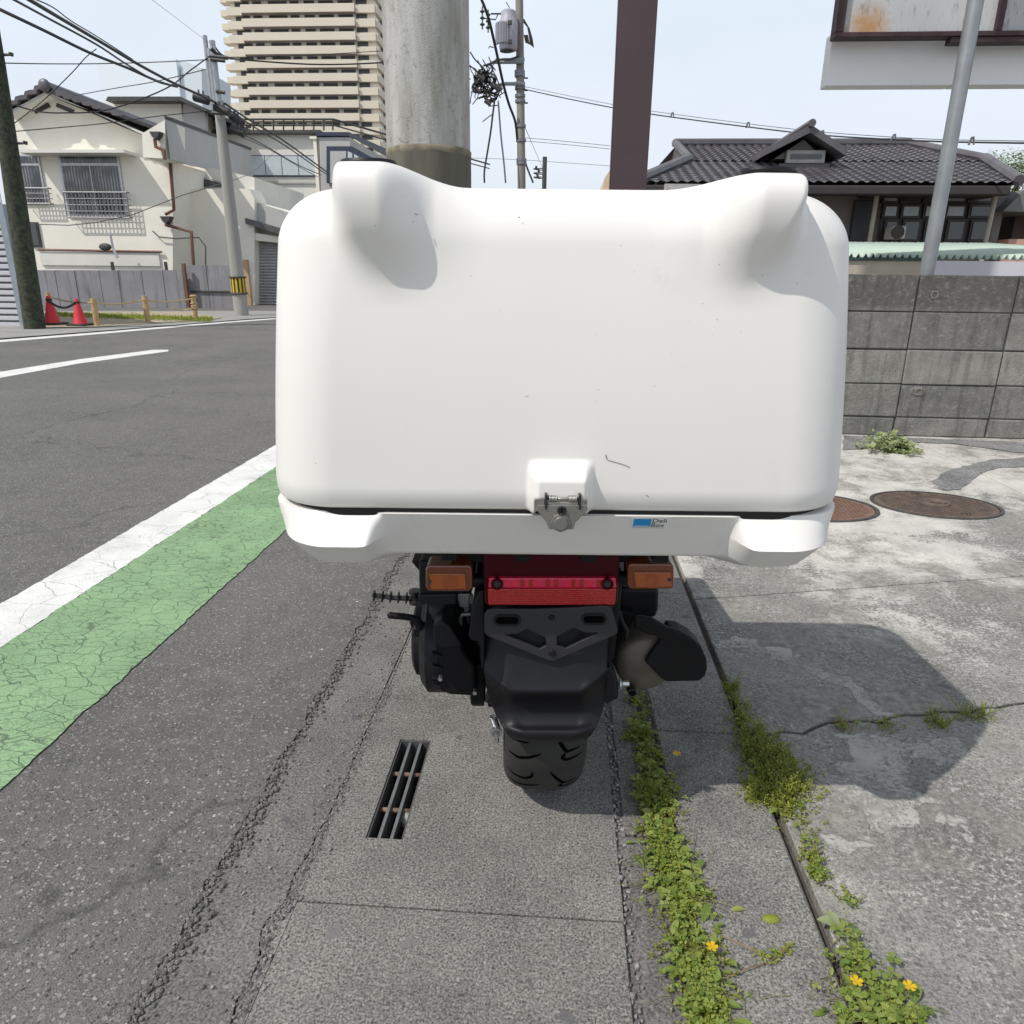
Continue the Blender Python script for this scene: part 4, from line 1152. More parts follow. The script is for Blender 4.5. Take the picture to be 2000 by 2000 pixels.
# silver engine parts glimpsed behind
m = MB(); slab_y(m, [(862, 1120), (889, 1120), (886, 1148), (876, 1150), (866, 1146)], -.10, .14); en = m.build('engine_block', M['alu'], S, bevel=.004)
m = MB(); slab_y(m, [(887, 1124), (893, 1124), (892, 1140), (886, 1140)], -.105, .004); m.build('cast_mark', M['galv'], en, bevel=.001)
m = MB(); slab_y(m, [(868, 1158), (888, 1156), (886, 1192), (882, 1214), (872, 1196)], -.06, .10); m.build('carburettor', M['alu'], S, bevel=.006)
m = MB(); m.tube([bl(888, 1159, -.12), bl(872, 1160, -.12), bl(869, 1166, -.12), bl(869, 1190, -.12)], .0035, 6); m.build('cable_bracket', M['galv'], S, smooth=40)
m = MB(); slab_y(m, [(872, 1212), (906, 1212), (906, 1240), (896, 1240), (878, 1224)], -.08, .06); m.build('mount', M['alu'], S, bevel=.004)
m = MB(); m.lathe([(.0, -.02), (.012, -.02), (.012, .0), (.016, .004), (.016, .02), (.0, .02)], bl(826, 1158, -.12), 'Z', 20); m.build('breather_boot', M['rubber'], S, smooth=40)
m = MB(); m.tube([bl(846, 1177, -.11), bl(868, 1177, -.11)], .006, 8); m.tube([bl(852, 1190, -.11), bl(872, 1190, -.11)], .004, 8); m.build('linkage', M['matt_black'], S, kind='stuff')
MB().lathe([(.0, -.004), (.0045, -.004), (.0045, .006)], bl(848, 1177, -.115), 'X', 6).build('bolt', M['zinc'], S)
# rear shock absorbers beside the wheel
for sx in (-.105,):
    m = MB(); pts = [Vector((sx + .018 * math.cos(k * .6), .02 + .018 * math.sin(k * .6) + k * .0004, .30 + k * .0016)) for k in range(120)]; m.tube(pts, .0035, 6)
    m.build('spring_coil', M['matt_black'], S, smooth=True)
    m = MB(); m.tube([(sx, .02, .26), (sx, .07, .55)], .009, 10); m.build('damper', M['dark_metal'], S, smooth=40)
# ---- kick lever
m = MB(); m.tube([bl(737, 1161, -.14), bl(760, 1163, -.14), bl(780, 1166, -.138), bl(789, 1170, -.135), bl(794, 1178, -.13), bl(795, 1192, -.125), bl(797, 1215, -.12)], .0062, 10)
m.sphere(bl(737, 1161, -.14), .0064, 10, 6); m.build('kick_lever', M['matt_black'], S, smooth=45)
m = MB(); m.tube([bl(776, 1172, -.10), bl(778, 1180, -.10), bl(792, 1184, -.10)], .004, 8); m.build('lever_stop', M['matt_black'], S, smooth=45)
# ---- folding foot peg
m = MB(); m.tube([bl(703, 1122, -.02), bl(740, 1128, -.02), bl(776, 1129, -.02)], .0045, 8, r2=.0058); fp = m.build('foot_peg', M['dark_metal'], S, smooth=40)
for px in (706, 722, 737, 752, 767):
    m = MB(); p = bl(px, 1124 + (px - 703) * .07, -.022); m.box(p.x - .0016, p.x + .0016, p.y - .010, p.y + .01, p.z - .008, p.z + .009); m.build('rib', M['dark_metal'], fp, bevel=.0008)
MB().lathe([(.0, -.014), (.012, -.014), (.012, -.008), (.007, -.006), (.007, .006), (.012, .008), (.012, .014), (.0, .014)], bl(783, 1126, -.02), 'Z', 20).build('pivot', M['dark_metal'], fp, smooth=40)
m = MB(); slab_y(m, [(780, 1128), (800, 1130), (804, 1166), (790, 1166), (786, 1140)], -.03, .05); m.build('peg_bracket', M['matt_black'], S, bevel=.003)
# ---- brake adjuster, lower left
m = MB(); m.lathe([(.0, 0), (.0045, 0), (.0045, .018), (.0, .018)], bl(937, 1400, -.20), 'Z', 6); ad = m.build('adjuster_nut', M['zinc'], S)
m = MB(); pts = [bl(930, 1352, -.19) + Vector((.006 * math.cos(k * .9) + k * .00012, .006 * math.sin(k * .9), -k * .0004)) for k in range(60)]; m.tube(pts, .0011, 5); m.build('return_spring', M['zinc'], S, smooth=True)
MB().lathe([(.0075, -.003), (.0075, .003), (.0105, .003), (.0105, -.003), (.0075, -.003)], bl(936, 1382, -.20), 'Y', 20).build('pin_ring', M['zinc'], S, smooth=35)
# ---- fender stay, right
m = MB(); slab_y(m, [(1142, 1262), (1151, 1258), (1160, 1272), (1167, 1290), (1167, 1318), (1144, 1330), (1138, 1322), (1143, 1290)], BY + .03, .05); m.build('fender_stay', M['black_plastic'], S, bevel=.003)
m = MB(); m.lathe([(.0, -.006), (.0035, -.006), (.005, -.003), (.005, .006), (.0, .006)], bl(1180, 1290, BY + .03), 'X', 6); m.build('stay_bolt', M['zinc'], S)
MB().lathe([(.0, -.0012), (.010, -.0012), (.010, .0012), (.0, .0012)], bl(1170, 1291, BY + .03), 'X', 24).build('washer', M['zinc'], S)
# ---- silencer
MYE = -.155
mc = bl(1219, 1256, MYE); 
mr_ = (bl(1277, 1256, MYE) - mc).x
m = MB().lathe([(.0, -.004), (mr_ * .5, -.003), (mr_ * .86, .003), (mr_ * .97, .010), (mr_, .020), (mr_, .10), (mr_ * .8, .17), (.02, .30), (.0, .30)], mc, 'Y', 56); ex = m.build('silencer', M['muffler'], S, smooth=40)
MB().lathe([(.0, .002), (.0065, .002), (.0065, -.012), (.0085, -.012), (.0085, .006)], bl(1191, 1301, MYE - .002), 'Y', 24).build('tail_pipe', M['dark_metal'], ex, smooth=35)
hs = [(1217, 1250), (1228, 1232), (1247, 1208), (1238, 1201), (1222, 1198), (1198, 1186), (1196, 1164), (1215, 1165), (1232, 1168), (1263, 1186), (1284, 1192), (1306, 1204), (1323, 1220), (1334, 1245), (1335, 1262), (1331, 1276), (1320, 1286), (1258, 1287), (1245, 1279), (1230, 1262)]
m = MB(); slab_y(m, hs, MYE - .020, .012); o = m.build('heat_shield', M['matt_black'], ex, bevel=.004, seg=3)
m = MB(); slab_y(m, [(1262, 1190), (1284, 1193), (1306, 1205), (1323, 1221), (1333, 1245), (1334, 1262), (1328, 1277), (1318, 1284), (1276, 1284), (1262, 1240)], MYE - .006, .05); m.build('shield_body', M['matt_black'], ex, bevel=.008, seg=4)
m = MB(); slab_y(m, [(1168, 1108), (1244, 1110), (1243, 1150), (1238, 1166), (1205, 1170), (1168, 1160)], -.08, .2); m.build('tank_cover', M['black_plastic'], S, bevel=.008, seg=3)
m = MB(); slab_y(m, [(1166, 1150), (1200, 1160), (1186, 1188), (1196, 1204), (1164, 1270), (1150, 1240)], -.10, .15); m.build('swing_arm', M['matt_black'], S, bevel=.004)
m = MB(); m.tube([bl(1166, 1150, -.15), bl(1176, 1176, -.15), bl(1184, 1190, -.15), bl(1180, 1215, -.13)], .0035, 6); m.build('hose', M['rubber'], S, smooth=True)
# ---- the front half of the machine, mostly behind the box
m = MB(); m.prism([(-.15, 0.22, .50), (-.17, .26, .30), (-.17, .75, .27), (-.15, .80, .40), (-.14, .62, .68), (-.14, .27, .70)], (.30, 0, 0)); m.build('body', M['black_plastic'], S, bevel=.03, seg=4)
m = MB(); m.prism([(-.13, .27, .702), (-.13, .70, .69), (-.13, .72, .74), (-.13, .28, .76)], (.26, 0, 0)); m.build('seat', M['rubber'], S, bevel=.02, seg=4)
m = MB(); m.prism([(-.16, .74, .20), (-.16, 1.12, .20), (-.16, 1.12, .27), (-.16, .74, .27)], (.32, 0, 0)); m.build('floorboard', M['black_plastic'], S, bevel=.01)
m = MB(); m.prism([(-.19, 1.10, .20), (-.19, 1.16, .20), (-.19, 1.24, .78), (-.19, 1.19, .80)], (.38, 0, 0)); m.build('leg_shield', M['black_plastic'], S, bevel=.02, seg=3)
m = MB(); m.tube([(0, 1.45, .23), (0, 1.22, .86)], .022, 12); m.build('steering_column', M['dark_metal'], S, smooth=40)
m = MB(); m.tube([(-.30, 1.12, .90), (-.14, 1.20, .88), (.14, 1.20, .88), (.30, 1.12, .90)], .011, 10); m.build('handlebar', M['matt_black'], S, smooth=40)
for s_ in (-1, 1):
    m = MB(); m.tube([(s_ * .24, 1.15, .893), (s_ * .34, 1.10, .905)], .016, 12); m.build('grip', M['rubber'], S, smooth=40)
MB().lathe([(.15, -.045), (.205, -.045), (.225, -.02), (.23, 0), (.225, .02), (.205, .045), (.15, .045), (.15, -.045)], (0, 1.45, .23), 'X', 56).build('front_tyre', M['rubber'], S, smooth=40)
MB().lathe([(.0, -.05), (.03, -.05), (.05, -.03), (.15, -.045), (.15, .045), (.05, .03), (.03, .05), (.0, .05)], (0, 1.45, .23), 'X', 48).build('front_rim', M['dark_metal'], S, smooth=35)
m = MB(); m.grid([[(x, 1.45 + .25 * math.cos(a), .24 + .25 * math.sin(a)) for x in (-.07, -.05, 0, .05, .07)] for a in [R(20 + 12 * k) for k in range(13)]]); o = m.build('front_fender', M['black_plastic'], S, smooth=True)
md = o.modifiers.new('s', 'SOLIDIFY'); md.thickness = .004
# centre stand
m = MB(); m.tube([(-.07, .28, .22), (-.12, .22, .0105)], .010, 8); m.tube([(.07, .28, .22), (.12, .22, .0105)], .010, 8); m.tube([(-.12, .22, .0105), (.12, .22, .0105)], .010, 8); m.build('centre_stand', M['matt_black'], S, smooth=40)

# ================================================================ RIGHT: BLOCK WALL, POLE, SIGN
def wallmat(name, a, b, dark, sc=6):
    t = NT(name)
    oi = t.n('ShaderNodeObjectInfo')
    n1 = t.noise(sc, 7, .68); st = t.noise(7, 5, .6, vec=t.mapv((3.0, 1, .35)))
    c = t.mix(t.mr(n1, .33, .67), a, b)
    c = t.mix(t.math('MULTIPLY', t.mr(st, .48, .70), .5), c, dark)
    c = t.mix(t.math('MULTIPLY', t.mr(t.noise(110, 3, .7), .58, .68), .6), c, dark)
    c = t.mix(t.math('MULTIPLY', t.mr(t.noise(9, 6, .8), .60, .70), .5), c, (0.42, 0.41, 0.38))
    g = t.sep()
    c = t.mix(1, c, t.mr(oi.outputs['Random'], 0, 1, .78, 1.18), 'MULTIPLY')
    c = t.mix(t.math('MULTIPLY', t.mr(g['Z'], .80, .86), .62), c, dark)
    c = t.mix(t.math('MULTIPLY', t.mr(t.noise(26, 6, .78), .52, .64), .45), c, (0.36, .35, .32))
    t.bump(t.math('ADD', t.noise(38, 6, .7), t.noise(200, 3)), .9, .009)
    return t.done(c, .9, spec=.25)
M['block'] = wallmat('weathered_wall_block', (0.185, 0.183, 0.168), (0.31, 0.304, 0.28), (0.065, 0.062, 0.058))
M['mortar'] = simple('dark_mortar', (0.09, 0.088, 0.082), .95, var=.3, scale=20, bump=.5)
WY = 5.0
zrow = [0.0, .129, .350, .578, .817, 1.050]
wx1 = at(1722, 600, WY).x                         # one vertical joint
bw_ = at(1905, 600, WY).x - wx1
wall = empty('block_wall', (wx1, WY, 0), R(-1.0), label='weathered grey concrete block wall beside the forecourt', cat='wall')
dup_me = {}
for k in range(-2, 14):
    for r in range(5):
        z0, z1 = zrow[r] + .004, zrow[r + 1] - .004
        m = MB(); q_ = lambda a=.003: random.uniform(-a, a); m.box(k * bw_ + .006 + q_(), (k + 1) * bw_ - .006 + q_(), -.005 + q_(.004), .15, z0 + q_(.002), z1 + q_(.002)); m.v = [(x + q_(.0025), y + (q_(.002) if y < .1 else 0), z + q_(.0025)) for x, y, z in m.v]
        m.build('block', M['block'], wall, bevel=.006, seg=2)
m = MB(); m.box(-2 * bw_, 14 * bw_, .006, .144, -.25, 1.044); m.build('mortar_core', M['mortar'], wall)
M['pipe_grey'] = simple('grey_pvc', (0.20, 0.18, 0.15), .7)
for px, py in ((1763, 556), (1732, 739)):
    p = at(px, py, WY - .006); q = Matrix.Rotation(R(1.0), 3, 'Z') @ (p - Vector((wx1, WY, 0)))
    m = MB(); m.lathe([(.017, .02), (.017, -.006), (.024, -.006), (.026, .0), (.026, .02), (.017, .02)], q, 'Y', 24); dp = m.build('drain_pipe', M['pipe_grey'], wall, smooth=40)
    MB().lathe([(.0, .004), (.0168, .004), (.0168, .006), (.0, .006)], q, 'Y', 20).build('bore', simple('rusty_bore', (.09, .04, .02), .9), dp)
    m = MB(); V = []
    for ring, (rr, yy) in enumerate(((.026, -.004), (.036, -.006), (.050, .001))):
        for i in range(22):
            a = i / 22 * 6.283; k_ = 1 + (.3 * noise.noise(Vector((math.cos(a) * 1.7, math.sin(a) * 1.7, px))) if ring else 0)
            V.append(q + Vector((rr * k_ * 1.25 * math.cos(a), yy, rr * k_ * .62 * math.sin(a))))
    m.add(V, [(r * 22 + i, r * 22 + (i + 1) % 22, (r + 1) * 22 + (i + 1) % 22, (r + 1) * 22 + i) for r in range(2) for i in range(22)])
    m.build('mortar_collar', M['block'], wall, smooth=50)
# galvanised pipe standing behind the wall top
pb, pt = at(1748, 512, 5.3), at(1841, 0, 5.3)
gp = simple('galvanised_pipe', (0.30, 0.315, 0.325), .42, .65, var=.12, scale=8)
rp = abs(at(1761, 512, 5.3).x - at(1734.5, 512, 5.3).x) / 2
m = MB(); m.tube([(pt.x, 5.3, 0), (pt.x, 5.3, pt.z + 1.5)], rp, 28); m.v = m.v
pipe = m.build('sign_pole', gp, smooth=40, label='round galvanised steel pole rising behind the block wall', cat='pole')
# rusty framed sign above
SY = 5.6
M['sign_face'] = None
t = NT('stained_sign_panel')
c = t.mix(t.mr(t.noise(3, 4), .3, .7), (0.44, 0.45, 0.465), (0.52, 0.525, 0.53))
c = t.mix(t.math('MULTIPLY', t.mr(t.noise(30, 5, .75, vec=t.mapv((1, 1, .28))), .55, .66), .7), c, (0.18, 0.18, 0.17))
# rust bloom near the lower left corner
sgp = at(1638, 52, SY); g = t.n('ShaderNodeVectorMath'); g.operation = 'DISTANCE'; g.inputs[1].default_value = sgp
mp_ = t.mapv((1, 1, 1)); t.l(mp_, g.inputs[0])
d_ = t.math('ADD', g.outputs['Value'], t.math('MULTIPLY', t.math('SUBTRACT', t.noise(14, 5, .7), .5), .25))
c = t.mix(t.mr(d_, .02, .17, .85, 0), c, (0.42, 0.20, 0.04))
t.done(c, .6); M['sign_face'] = t.m
M['sign_frame'] = simple('rusty_brown_frame', (0.045, 0.022, 0.026), .6, .1, var=.35, scale=12, bump=.2)
z0s = at(1573, 73, SY).z; zi = at(1590, 63, SY).z; xls = at(1572, 73, SY).x; xli = at(1589, 63, SY).x; xm0 = at(1872, 72, SY).x; xm1 = at(1884, 72, SY).x
sign = empty('framed_sign', (xls, SY, z0s), label='large stained grey sign panel in a rusty brown frame, top right', cat='sign')
def sg(m, nm, mt, **k):
    m.v = [(x - xls, y - SY, z - z0s) for x, y, z in m.v]; return m.build(nm, mt, sign, **k)
m = MB(); m.box(xls, xls + 3.0, SY - .03, SY + .07, z0s, zi); sg(m, 'bottom_rail', M['sign_frame'], bevel=.004)
m = MB(); m.box(xls, xli, SY - .03, SY + .07, zi + .001, zi + 1.6); sg(m, 'side_rail', M['sign_frame'], bevel=.004)
m = MB(); m.box(xm0, xm1, SY - .03, SY + .02, zi + .001, zi + 1.6); sg(m, 'mullion', M['sign_frame'], bevel=.003)
for a, b in ((xli + .001, xm0 - .001), (xm1 + .001, xls + 3)):
    m = MB(); m.box(a, b, SY + .004, SY + .03, zi + .001, zi + 1.6)
    m.v = m.v; o = m.build('panel', M['sign_face'], None); o.parent = sign; o.location = (-xls, -SY, -z0s)
m = MB(); m.box(at(1790, 84, SY).x, xls + 3, SY - .02, SY + .06, z0s - .035, z0s - .001); sg(m, 'support_beam', M['sign_frame'], bevel=.003)
m = MB(); m.box(xls + 2.6, xls + 2.75, SY - .01, SY + .05, -z0s * 0 + 0, z0s - .036); sg(m, 'post', M['sign_frame'], bevel=.003)
# white lower sign
M['sign_white'] = simple('weathered_white_sheet', (0.80, 0.80, 0.80), .5, var=.03, scale=2)
LYs = 5.72
zb, zt2 = at(1555, 162, LYs).z, at(1566, 78, LYs).z
xl2 = at(1558, 162, LYs).x; xj = at(1798, 162, LYs).x
ws = empty('blank_sign', (xl2, LYs, zb), label='blank white sign board hanging below the rusty framed sign', cat='sign')
for a, b in ((xl2, xj - .003), (xj + .003, xl2 + 3.2)):
    m = MB(); m.box(a - xl2, b - xl2, 0, .12, 0, zt2 - zb + .05); m.build('panel', M['sign_white'], ws, bevel=.004)
m = MB(); m.box(xj - xl2 - .002, xj - xl2 + .002, .004, .03, 0, zt2 - zb); m.build('seam', simple('rust_seam', (.42, .30, .12), .8), ws)

# ================================================================ MIDDLE: CONCRETE POLE, BROWN POST
def cpole():
    t = NT('old_concrete_pole')
    st = t.noise(5, 6, .65, vec=t.mapv((2.2, 2.2, .35))); n2 = t.noise(26, 6, .72)
    c = t.mix(t.mr(st, .36, .64), (0.33, 0.32, 0.29), (0.52, 0.515, 0.50))
    c = t.mix(t.math('MULTIPLY', t.mr(n2, .56, .68), .55), c, (0.16, 0.155, 0.13))
    dv = t.n('ShaderNodeVectorMath'); dv.operation = 'ADD'; nz = t.n('ShaderNodeVectorMath'); nz.operation = 'SCALE'; nz.inputs['Scale'].default_value = .12
    t.l(t.noisec(7, 4), nz.inputs[0]); t.l(t.co, dv.inputs[0]); t.l(nz.outputs[0], dv.inputs[1])
    cr = t.vor(4.5, 'DISTANCE_TO_EDGE', vec=dv.outputs[0])
    c = t.mix(t.math('MULTIPLY', t.mr(cr, 0, .006, .75, 0), t.mr(t.noise(3, 2), .5, .6)), c, (0.06, 0.055, 0.05))
    t.bump(t.math('ADD', t.noise(120, 3), st), .5, .004)
    return t.done(c, .88, spec=.2)
M['pole_concrete'] = cpole()
M['pole_lower'] = simple('damp_dark_concrete', (0.115, 0.108, 0.085), .85, var=.3, scale=9, bump=.4, streak=True)
PYY = 4.3
pc = at(809, 280, PYY); prr = (at(887, 280, PYY).x - at(731.5, 280, PYY).x) / 2
pz = at(809, 288, PYY).z
cp = empty('concrete_pole', (pc.x, PYY + .0, 0), label='thick stained concrete utility pole directly behind the delivery box', cat='utility pole')
m = MB().lathe([(0, -.25), (prr + .004, -.25), (prr + .0035, pz), (0, pz)], (0, 0, 0), n=72); m.build('lower_shaft', M['pole_lower'], cp, smooth=50)
m = MB().lathe([(0, pz + .001), (prr - .004, pz + .001), (prr - .001, pz + .012), (prr - .02, 10.0), (0, 10.0)], (0, 0, 0), n=72); m.build('shaft', M['pole_concrete'], cp, smooth=50)
m = MB().lathe([(prr + .0005, pz - .035), (prr + .0045, pz - .022), (prr + .0055, pz + .002), (prr - .0005, pz + .008)], (0, 0, 0), n=72); m.f = m.f[:-2]; m.build('stain_collar', simple('ochre_stain', (.19, .165, .12), .9, var=.4, scale=14, bump=.4), cp, smooth=True)
def arc_mark(cx, cz, r, a0, a1, w):
    m = MB(); P = []
    for i in range(30):
        a = R(a0 + (a1 - a0) * i / 29); x = cx + r * math.cos(a); z = cz + r * math.sin(a)
        rr = prr - .0035; th = x / rr; P.append((rr * math.sin(th), -rr * math.cos(th), z))
    m.tube(P, w, 5); m.build('ring_mark', simple('ring_scuff', (.14, .13, .11), .9), cp)
zc_ = at(780, 250, PYY).z
arc_mark(-.078, zc_, .064, 20, 200, .0022); arc_mark(-.063, zc_ + .035, .07, 10, 140, .0018); arc_mark(-.063, zc_ - .014, .035, -60, 150, .0017)
# brown steel post
BYY = 4.6
bx0, bx1 = at(1150, 335, BYY).x, at(1220.5, 335, BYY).x
M['brown_steel'] = simple('dark_brown_painted_steel', (0.055, 0.032, 0.038), .5, .0, var=.10, scale=3, bump=.05)
t = M['brown_steel']
post = empty('brown_post', ((bx0 + bx1) / 2, BYY, 0), R(-3), label='square dark brown steel post rising behind the delivery box', cat='post')
w_ = (bx1 - bx0) / 2
m = MB(); m.box(-w_ + .004, w_, 0, 2 * w_, -.25, 9.0); m.build('shaft', M['brown_steel'], post, bevel=.004, seg=2)
m = MB(); m.box(-w_ - .001, -w_ + .0035, -.002, 2 * w_ - .02, 0, 9.0); m.build('lit_edge', simple('lit_edge_tone', (.17, .14, .14), .5), post)  # sunlit left side of the post, painted as a paler strip
bp_ = at(1190, 325, BYY).z
# peach building corner peeping beside the brown post
pcn = at(1149, 345, 14)
m = MB(); m.prism([(at(1139, 347, 14)), at(1141, 335, 14), at(1150, 322, 14), at(1200, 318, 14), at(1200, 347, 14)], (0, 3, 0)); m.prism([at(1139, 347, 14) * 1, at(1200, 347, 14), Vector((at(1200, 347, 14).x, 14, 0)), Vector((at(1139, 347, 14).x, 14, 0))], (0, 3, 0))
m.build('peach_house', simple('peach_wall', (.62, .48, .34), .8), label='peach coloured house corner showing left of the brown post', cat='house')

# ================================================================ RIGHT: TILED HOUSE
M['tile'] = simple('glazed_dark_tile', (0.105, 0.098, 0.106), .42, .0, var=.25, scale=3)
M['eave'] = simple('dark_eave', (0.035, 0.030, 0.030), .7)
M['house_wall'] = simple('taupe_render', (0.21, 0.188, 0.182), .85, var=.08, scale=3)
M['glass'] = simple('window_glass', (0.045, 0.05, 0.052), .08, .0, var=.3, scale=2, spec=.8)
M['glass_pale'] = simple('pale_curtained_glass', (0.33, 0.35, 0.36), .15, var=.15, scale=3, spec=.6)
M['frame_dark'] = simple('bronze_sash', (0.050, 0.042, 0.038), .5, .4)
HY, HR = 12.0, 15.6
house = empty('tiled_house', (at(1560, 470, HY).x, HY, 0), label='low taupe house with dark wavy tiled roof beyond the block wall', cat='house')
HO = house.location.copy()
def hb(m, nm, mt, parent=None, **k):
    m.v = [(x - HO.x, y - HO.y, z - HO.z) for x, y, z in m.v]; return m.build(nm, mt, parent or house, **k)
eL, eR = at(1205, 339, HY), at(1921, 352, HY); ze = (eL.z + eR.z) / 2 ; eL.z = ze + .00; eR.z = ze
rL, rR = at(1274, 270, HR), at(1710, 277, HR); zr = (rL.z + rR.z) / 2; rL.z = rR.z = zr
hL, hR = at(1265, 300, HY + 1.6), at(1765, 303, HY + 1.9)
def tiles(pE0, pE1, pR0, pR1, rows, per, amp=.013):
    m = MB(); L = (pE1 - pE0).length; up_ = (pR0 - pE0).cross(pE1 - pE0).normalized()
    if up_.z < 0: up_ = -up_
    n = int(L / per) * 5
    G_ = []
    for r in range(rows):
        for e in (0, 1):
            t = (r + e * .985) / rows
            a = pE0.lerp(pR0, t); b = pE1.lerp(pR1, t)
            row = []
            for i in range(n + 1):
                u = i / n; p = a.lerp(b, u); 
                ph = (p.x / per) * 2 * math.pi
                row.append(p + up_ * (amp * (math.sin(ph) + .35 * math.sin(2 * ph + .7)) + (.022 if e == 0 else 0)))
            G_.append(row)
    m.grid(G_); return m
Lm, Rm = Vector((rL.x + .0, HY + 1.75, ze + (zr - ze) * 1.75 / (HR - HY))), Vector((rR.x + .55, HY + 1.75, ze + (zr - ze) * 1.75 / (HR - HY)))
hb(tiles(eL, eR, Lm, Rm, 11, .155), 'lower_tiles', M['tile'], kind='stuff')
hb(tiles(Lm, Rm, rL, rR, 11, .155), 'upper_tiles', M['tile'], kind='stuff')
# hip ends
for E_, mid, rr_, sx in ((eL, Lm, rL, -1), (eR, Rm, rR, 1)):
    m = MB(); back = Vector((E_.x, HR + 3.6, ze)); bm_ = Vector((mid.x, HR + 1.85, mid.z))
    m.add([E_, back, bm_, mid], [(0, 1, 2, 3)]); m.add([mid, bm_, Vector((rr_.x, HR, zr))], [(0, 1, 2)]); hb(m, 'hip_slope', M['tile'])
    m = MB(); m.tube([E_ + Vector((0, 0, .04)), mid + Vector((0, 0, .06))], .085, 8); m.tube([mid + Vector((0, 0, .06)), Vector((rr_.x, HR, zr + .04))], .07, 8); hb(m, 'hip_ridge', M['tile'], smooth=40)
m = MB(); m.add([Lm, Rm, rR, rL], [(0, 1, 2, 3)]); m.add([rL, rR, Vector((eR.x, HR + 3.6, ze)), Vector((eL.x, HR + 3.6, ze))], [(0, 1, 2, 3)]); m.v = [(x, y, z - .03) for x, y, z in m.v]; hb(m, 'back_slope', M['tile'])
m = MB(); m.box(rL.x - .05, rR.x + .05, HR - .12, HR + .12, zr - .02, zr + .10); hb(m, 'ridge', M['tile'], bevel=.03)
m = MB(); m.box(eL.x + .1, eR.x - .1, HY - .02, HY + .12, ze - .16, ze - .03); hb(m, 'eave_gutter', M['eave'], bevel=.02)
wx0, wx1_ = at(1236, 400, HY + .8).x, at(1893, 400, HY + .8).x
m = MB(); m.box(wx0, wx1_, HY + .8, HR + 2.8, -.3, ze + .12); hb(m, 'wall', M['house_wall'])
m = MB(); m.box(eL.x + .15, eR.x - .15, HY + .121, HY + .79, ze - .10, ze - .06); hb(m, 'soffit', M['eave'])
# dormer gable
DY = HY + 1.0
pk = at(1529, 250, DY); dl, dr_ = at(1434, 294, DY), at(1597, 290, DY); dr_.z = dl.z
dl.x = pk.x - (dr_.x - pk.x) * 1.15
def slopeq(a, b, w=.10, d=2.2):
    m = MB(); n_ = Vector((0, 0, w)); m.prism([a, b, b + n_, a + n_], (0, d, 0)); return m
dorm = hb(slopeq(dl, pk, .11), 'dormer_roof', M['tile']); hb(slopeq(pk, dr_, .11), 'dormer_roof', M['tile'])
m = MB(); m.prism([dl + Vector((.25, .3, 0)), dr_ + Vector((-.25, .3, 0)), pk + Vector((0, .3, -.05))], (0, 1.9, 0)); hb(m, 'dormer_wall', M['house_wall'])
m = MB(); m.tube([pk + Vector((0, -.05, .13)), pk + Vector((0, 2.2, .13))], .06, 8); hb(m, 'dormer_ridge', M['tile'], smooth=40)
a, b = at(1481, 305, DY + .28), at(1556, 288, DY + .28)
m = MB(); m.box(a.x, b.x, DY + .22, DY + .33, a.z - .03, b.z + .03); f_ = hb(m, 'window', simple('pale_window_frame', (.40, .39, .38), .5), bevel=.01)
m = MB(); m.box(a.x + .06, b.x - .06, DY + .21, DY + .23, a.z + .03, b.z - .03); hb(m, 'pane', M['glass'], f_)
m = MB(); m.box(a.x - .1, b.x + .1, DY + .25, DY + 1.2, a.z - .12, a.z - .031); hb(m, 'dormer_apron', M['tile'])
# veranda windows
VY = HY + .74
def hwin(x0, y0, x1, y1, mt, nm='window'):
    a, b = at(x0, y1, VY), at(x1, y0, VY); m = MB(); m.box(a.x, b.x, VY - .04, VY + .04, a.z, b.z); f = hb(m, nm, M['frame_dark'])
    m = MB(); m.box(a.x + .035, b.x - .035, VY - .052, VY - .035, a.z + .035, b.z - .035); hb(m, 'pane', mt, f); return f
for (x0, x1) in ((1662, 1695), (1696, 1737), (1738, 1778), (1779, 1822), (1823, 1872)):
    hwin(x0, 370, x1, 384, M['glass_pale'] if x0 in (1662, 1779) else M['glass'])
    hwin(x0, 386, x1, 412, M['glass_pale'] if x0 < 1823 else M['glass']); hwin(x0, 415, x1, 456, M['glass'])
m = MB(); a, b = at(1655, 459, VY), at(1880, 366, VY); m.box(a.x, b.x, VY + .0, VY + .02, a.z - .05, b.z + .06); hb(m, 'window_surround', M['frame_dark'])
m = MB(); a, b = at(1600, 455, HY + .78), at(1650, 379, HY + .78); m.box(a.x, b.x, HY + .70, HY + .79, a.z, b.z); hb(m, 'storm_shutter', simple('charcoal_panel', (.035, .035, .042), .6), bevel=.01)
m = MB(); a = at(1640, 362, HY + .3); b = at(1890, 362, HY + .3); m.box(a.x, b.x, HY + .25, HY + .7, a.z - .05, a.z); hb(m, 'awning', M['frame_dark'])
for px in (1652, 1876):
    p = at(px, 362, HY + .35); m = MB(); m.tube([(p.x + .03, HY + .35, p.z), (p.x, HY + .35, 0)], .035, 8); hb(m, 'awning_post', simple('aged_white_post', (.36, .33, .27), .7), smooth=40)
m = MB(); a, b = at(1668, 452, VY - .1), at(1698, 428, VY - .1); m.box(a.x, b.x, VY - .35, VY - .06, a.z, b.z); ac = hb(m, 'air_conditioner', simple('ivory_casing', (.5, .49, .45), .6), bevel=.02)
MB(); m = MB(); m.lathe([(.0, 0), (.10, 0), (.10, .01), (.0, .01)], ((a.x * .6 + b.x * .4), VY - .362, (a.z + b.z) / 2), 'Y', 24); hb(m, 'fan_grille', M['frame_dark'], ac)
